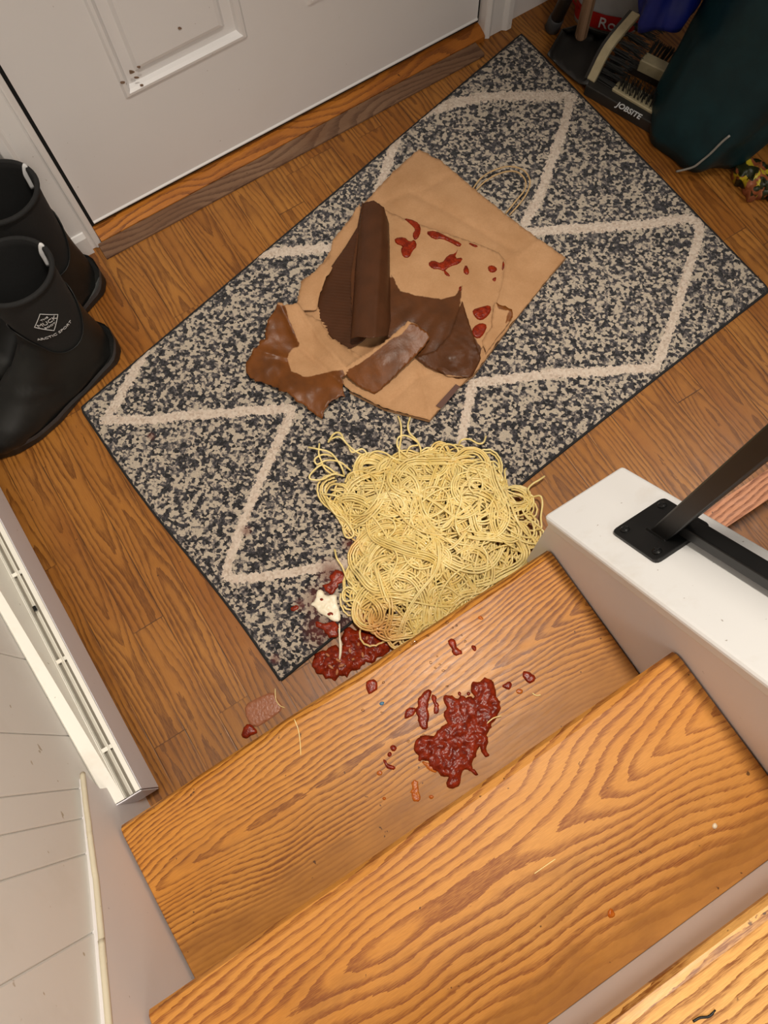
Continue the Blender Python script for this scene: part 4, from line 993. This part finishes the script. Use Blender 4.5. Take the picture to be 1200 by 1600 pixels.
def boot_prints(t, Wd, ph0=None):
    # printed mark on the side of the sleeve: follows its curve
    PHc = .234
    def on(a, h):     # a: arc offset (m) around shaft, h: height
        s = np.interp(-h, -np.array([.306, .2585, .2085, .165, .1285]), np.arange(5))
        return s, PH + a/.055
    def wrap(P):
        V = []
        for a, h, l in P:
            s, p = on(a*MK, PHc+(h-PHc)*MK); V.append(Wd(bootS(s, p, .0012+l)))
        return V
    # diamond frame
    D = [(-.018, 0), (0, .026), (.018, 0), (0, -.026)]
    dp = [(x*1.0, PHc+y, 0) for x, y in D]; dense = []
    for i in range(4):
        a, b = np.array(dp[i]), np.array(dp[(i+1) % 4])
        for k in range(6): dense.append(a+(b-a)*k/6)
    dense.append(dense[0]); pts = wrap(dense)
    o = mesh('diamond_mark', *tube(pts, .0006, 5, False), M['label_white'], t)
    def words(name, body, size, cx, cz, mat, xs=1.0):
        W_, F_ = text_mesh(name, body, None, None, (0, 0, 0), (1, 0, 0), (0, 1, 0), size, 0, .0002, 'CENTER', xs=xs)
        return mesh(name, wrap([(SG*(w[0])+cx, cz+w[1], w[2]) for w in W_]), F_, mat, t)
    words('printed_word', 'MUCK', .0125, 0, PHc-.0045, M['label_white'], .8)
    words('printed_word', 'THE', .006, 0, PHc+.0085, M['label_white'])
    words('printed_word', 'BOOT', .006, 0, PHc-.013, M['label_white'])
    words('printed_word', 'ARCTIC SPORT', .0085, -.000, PHc-.040, M['label_white'])
SG = 1; PH = PI*.5-.22; MK = 1.1
boot_prints(b1, W1)

# ------------------------------------------------------------------ things in the dark corner
def dustpan():
    t = empty('dustpan', uz(890, 90, 0), 'dark plastic dustpan lying flat by the far corner of the rug', 'dustpan')
    O = [(855, 84), (878, 45), (905, 38), (960, 55), (935, 100), (918, 132), (905, 130), (875, 105)]
    V2, T = tri_region(densify(O, 8), 8)
    ed = pdist(V2[:, 0], V2[:, 1], [(855, 84), (878, 45), (905, 38), (960, 55), (935, 100), (918, 132)], False)
    z = .004 + .026*np.exp(-(ed/7)**2)
    z = np.where(V2[:, 1] > 115, np.minimum(z, .02), z)
    V, F = solid_sheet(V2, T, z+RT*.5, thick=.003); mesh('pan', V, F, M['dustpan'], t, smooth=True)
dustpan()
p = uz(907, 58, .035)
t = empty('wooden_broom_handle', p, 'pale wooden handle standing upright on the dark dustpan', 'handle')
mesh('shaft', *tube([p, p+(0, 0, .004), p+(.01, .015, 1.0)], [.0105, .0125, .0125], 20), M['dowel'], t, smooth=False)
p = uz(862, 45, .001)
t = empty('black_pole', p, 'black pole with a rubber foot leaning by the baseboard in the far corner', 'pole')
q = uz(893, -20, .12)
d = (q-p)
mesh('rubber_foot', *tube([p+(0, 0, .001), p+d*.03, p+d*.28, p+d*.30], [.014, .0165, .0155, .013], 20), M['grey_rubber'], t, smooth=True)
mesh('shaft', *tube([p+d*.27, p+d*1.2, p+d*2+(0, 0, .6)], [.0135, .0135, .0135], 20), M['dustpan'], t, smooth=True)

def boot_brush():
    a = uz(915, 133, .025); b = uz(1026, 198, .025); a[2] = b[2] = 0
    t = empty('boot_scraper', a, 'black boot scraper with wooden-backed bristle brushes, past the rug corner', 'boot scraper')
    d = (b-a); L = np.linalg.norm(d); d /= L; n = np.array([-d[1], d[0], 0]); n = n if n[0] > 0 else -n; Z = np.array([0, 0, 1.])
    V, F = obox(a, d*L, n*.030, Z*.026); bevel(mesh('front_rail', V, F, M['dustpan'], t), .002, 2)
    # lettering on the top of the rail
    o = uz(962, 166, .0262); e = uz(1010, 193, .0262); xd = e-o; up = n
    text_mesh('lettering', 'JOBSITE', M['label_white'], t, o, xd, up, .0185, .0004, .0003, thick=.0004, xs=.88)
    # floor brush
    c = uz(955, 140, .03); c2 = c+d*.105
    V, F = obox(np.array([c[0], c[1], .004])+n*.002, d*.100, n*.034, Z*.028); bo = bevel(mesh('floor_brush_block', V, F, M['brushwood'], t), .002, 1)
    mb = MB()
    for i in range(9):
        for j in range(3):
            p0 = np.array([c[0], c[1], .031])+d*(.012+i*.0092)+n*(.009+j*.009)
            for k in range(5):
                q0 = p0+np.array([rng.normal(0, .0012), rng.normal(0, .0012), 0]); mb.add(*tube([q0, q0+np.array([rng.normal(0, .002), rng.normal(0, .002), .026])], .0007, 4))
    mb.build('floor_bristles', M['bristle'], bo)
    # side brush: kinked wooden back rising from the rail, bristles to the right
    P = [uz(917, 122, .028), uz(945, 68, .085), uz(988, 16, .135)]
    wv = n*0+d*.020
    mid = []
    for i, (p_, th) in enumerate(zip(P, (.006, .006, .006))): mid.append(p_)
    mid = smooth_path(mid, 10)
    rings = []
    for q in mid: rings.append([q, q+d*.018, q+d*.018+Z*-.010+n*.004, q+Z*-.010+n*.004])
    V, F = loft(rings); sb = bevel(mesh('side_brush_back', V, F, M['brushwood'], t), .001, 1)
    V, F = loft([[q-d*.006-Z*.002, q, q-Z*.012+n*.004, q-d*.006-Z*.012] for q in mid]); mesh('side_brush_rim', V, F, M['dustpan'], t)
    mb = MB()
    for q in mid[::1]:
        for j in range(4):
            for k in range(9):
                q0 = q + d*.016 - Z*(.008+.012*j) + n*(.008+.010*j) + rng.normal(0, .0025, 3)
                mb.add(*tube([q0, q0+d*(.045+rng.normal(0, .003))+Z*rng.normal(0, .003)+n*rng.normal(0, .003)], .0008, 4))
    mb.build('side_bristles', M['bristle'], sb)
    # rear rail and second brush block
    r0 = uz(995, 108, .02); r1 = uz(1060, 140, .02)
    dd = (r1-r0); dd /= np.linalg.norm(dd)
    V, F = obox(np.array([r0[0], r0[1], 0])-dd*.02, dd*.115, n*.022, Z*.02); bevel(mesh('rear_rail', V, F, M['dustpan'], t), .002, 1)
    c = uz(1000, 93, .05); V, F = obox(c-Z*.028, dd*.095, n*.026, Z*.028); rb = bevel(mesh('rear_brush_block', V, F, M['brushwood'], t), .002, 1)
    mb = MB()
    for i in range(10):
        for k in range(14):
            q0 = c + dd*(.006+i*.009) + n*(.022+rng.uniform(0, .004)) - Z*.004+rng.normal(0, .001, 3); mb.add(*tube([q0, q0+n*.026+Z*(.012+rng.normal(0, .003))+dd*rng.normal(0, .002)], .0007, 4))
    mb.build('rear_bristles', M['bristle'], rb)
    V, F = obox(a+d*.0+n*.02, n*.11, d*.022, Z*.014); mesh('cross_bar', V, F, M['dustpan'], t)
boot_brush()

def sack():
    a = uz(884, 52, .0); b = uz(985, 78, .0); d = b-a; d[2] = 0; L = np.linalg.norm(d); d /= L; n = np.array([-d[1], d[0], 0]); n = n if n[1] > 0 else -n
    a = a + n*.03
    t = empty('plastic_sack', a, 'white plastic sack with red printed band behind the dustpan and boot scraper', 'sack')
    def ring(z, w, dep, puff):
        out = []
        for k in range(40):
            p = 2*PI*k/40; cx = math.copysign(abs(math.cos(p))**.35, math.cos(p)); sy = math.copysign(abs(math.sin(p))**.6, math.sin(p))
            out.append(a + d*(L/2+cx*w/2) + n*(dep/2+sy*(dep/2+puff*(1-cx*cx))) + np.array([0, 0, z]))
        return out
    zs = [(.0, .97, .09, .004), (.012, 1.0, .10, .006), (.05, 1.0, .105, .008), (.12, 1.0, .11, .010), (.22, .99, .10, .010), (.34, .98, .07, .008), (.42, .97, .02, .002)]
    V, F = loft([ring(z, L*w, dp, pf) for z, w, dp, pf in zs]); mesh('sack_body', V, F, M['sackwhite'], t, smooth=True)
    V, F = loft([ring(z, L*1.004, .105, .0115) for z in (.012, .03, .048)], False, False); mesh('red_band', V, F, M['red'], t, smooth=True)
    f = lambda s, z: a + d*s - n*.0135 + np.array([0, 0, z])
    text_mesh('lettering', 'Ro', M['label_white'], t, f(L*.42, .020), d, (0, 0, 1), .034, .001, .0008)
    text_mesh('lettering', 'or', M['red'], t, f(L*.80, .105), d, (0, 0, 1), .045, .001, .0008, thick=.001)
    c = f(L*.10, .07); r = .022
    P = [c+d*r, c+np.array([0, 0, r]), c-d*r, c-np.array([0, 0, r]), c+d*r, c+np.array([0, 0, r])]
    mesh('red_diamond_mark', *tube(P, .0028, 5, False), M['red'], t)
sack()

def cloth(name, label, cat, cx, cy, rx, ry, z0, z1, mat, folds=7, amp=.12, lean=(0, 0), seed=0, parent=None, part=None, taper=.85):
    K, R = 96, 40; rings = []
    for i in range(R):
        f = i/(R-1); z = z0+(z1-z0)*f; sc = (1-(1-taper)*f)*(1 if f > .04 else .90+.10*math.sqrt(f/.04))
        ring = []
        for k in range(K):
            p = 2*PI*k/K
            w = 1+amp*math.sin(folds*p+seed+2.2*math.sin(f*5+seed)) + amp*.7*mnoise.noise((math.cos(p)*2, math.sin(p)*2, f*9+seed)) + amp*.5*mnoise.noise((math.cos(p)*5, math.sin(p)*5, f*22+seed))
            ring.append((cx+lean[0]*f+rx*sc*w*math.cos(p), cy+lean[1]*f+ry*sc*w*math.sin(p), z+(.006*math.sin(3*p+seed) if i == 0 else 0)))
        rings.append(ring)
    V, F = loft(rings)
    if parent is None:
        t = empty(name, (cx, cy, z0), label, cat); mesh(part or 'fabric_body', V, F, M[mat], t, smooth=True); return t
    mesh(part, V, F, M[mat], parent, smooth=True)
CC = (1.530, .562, .088, .114)
coat = cloth('teal_coat', 'dark teal padded coat hanging to the floor with a pale piping line at its hem', 'coat', CC[0], CC[1], CC[2], CC[3], .010, 0.9, 'teal', 6, .06, (.28, -.06), 1.3, part='coat_body', taper=1.7)
cloth('', '', '', 1.70, .50, .095, .090, .03, 1.0, 'teal', 4, .10, (.24, -.06), 4.1, coat, 'coat_sleeve', 1.3)
def on_coat(x, y):
    v = ray(x, y); best = None
    for tt in np.linspace(1.0, 2.6, 4000):
        p = CAM+v*tt
        if p[2] < .005: break
        if ((p[0]-CC[0])/CC[2])**2+((p[1]-CC[1])/CC[3])**2 < 1.03**2 and p[2] < .5: best = p; break
    return best if best is not None else uz(x, y, .005)
pp = smooth_path([on_coat(*q) for q in ((1057, 268), (1070, 265), (1085, 260), (1098, 250), (1110, 240), (1128, 222), (1140, 212))], 30)
mesh('piping', *tube(pp, .0022, 6), M['piping'], coat, smooth=True)
cb = uz(1066, 40, .20)
cloth('blue_jacket', 'bright blue nylon jacket hanging above the boot scraper', 'jacket', cb[0], cb[1]+.045, .060, .044, .19, 0.7, 'blue', 5, .14, (.14, .13), 2.2, part='jacket_body', taper=1.3)

# bits at the right edge
def wrapper():
    n = NT('printed_wrapper'); v = n.sep(n.vor(n.obj, 60))[0]; w = n.noise(n.obj, 45, 3)
    c = n.ramp(n.math('ADD', n.math('MULTIPLY', v, .5), n.math('MULTIPLY', w, .5)), [(.2, srgb(40, 44, 20)), (.42, srgb(150, 84, 50)), (.55, srgb(190, 170, 40)), (.66, srgb(176, 110, 80)), (.8, srgb(200, 180, 160))], 'CONSTANT')
    n.set(color=c, rough=.4); return n.m
O = [(1150, 258), (1165, 246), (1185, 248), (1210, 262), (1215, 300), (1185, 298), (1165, 284)]
V2, T = tri_region(densify(O, 5), 4); z = .03+.012*fbm(V2[:, 0], V2[:, 1], .08, 1, 3)+.001*np.clip(pdist(V2[:, 0], V2[:, 1], O), 0, 15)
V, F = solid_sheet(V2, T, z, zbot=.002)
tag(mesh('crumpled_packet', V, F, wrapper(), base=uz(1180, 275, 0), smooth=True), 'crumpled yellow, orange and white patterned packet below the teal coat', 'packet')
t = empty('small_box', uz(1195, 300, 0), 'small black box with white rim below the crumpled packet at the right edge', 'box')
o = uz(1186, 308, .0); V, F = obox(o, uz(1215, 302, 0)-o, uz(1184, 288, 0)-o, np.array([0, 0, .02])); bevel(mesh('box_body', V, F, M['lining'], t), .001, 1)
P = [o+(0, 0, .021), uz(1215, 302, 0)+(0, 0, .021), uz(1215, 302, 0)+uz(1184, 288, 0)-o+(0, 0, .021), uz(1184, 288, 0)+(0, 0, .021), o+(0, 0, .021), uz(1215, 302, 0)+(0, 0, .021)]
mesh('white_rim', *tube(P, .0014, 4, False), M['label_white'], t)
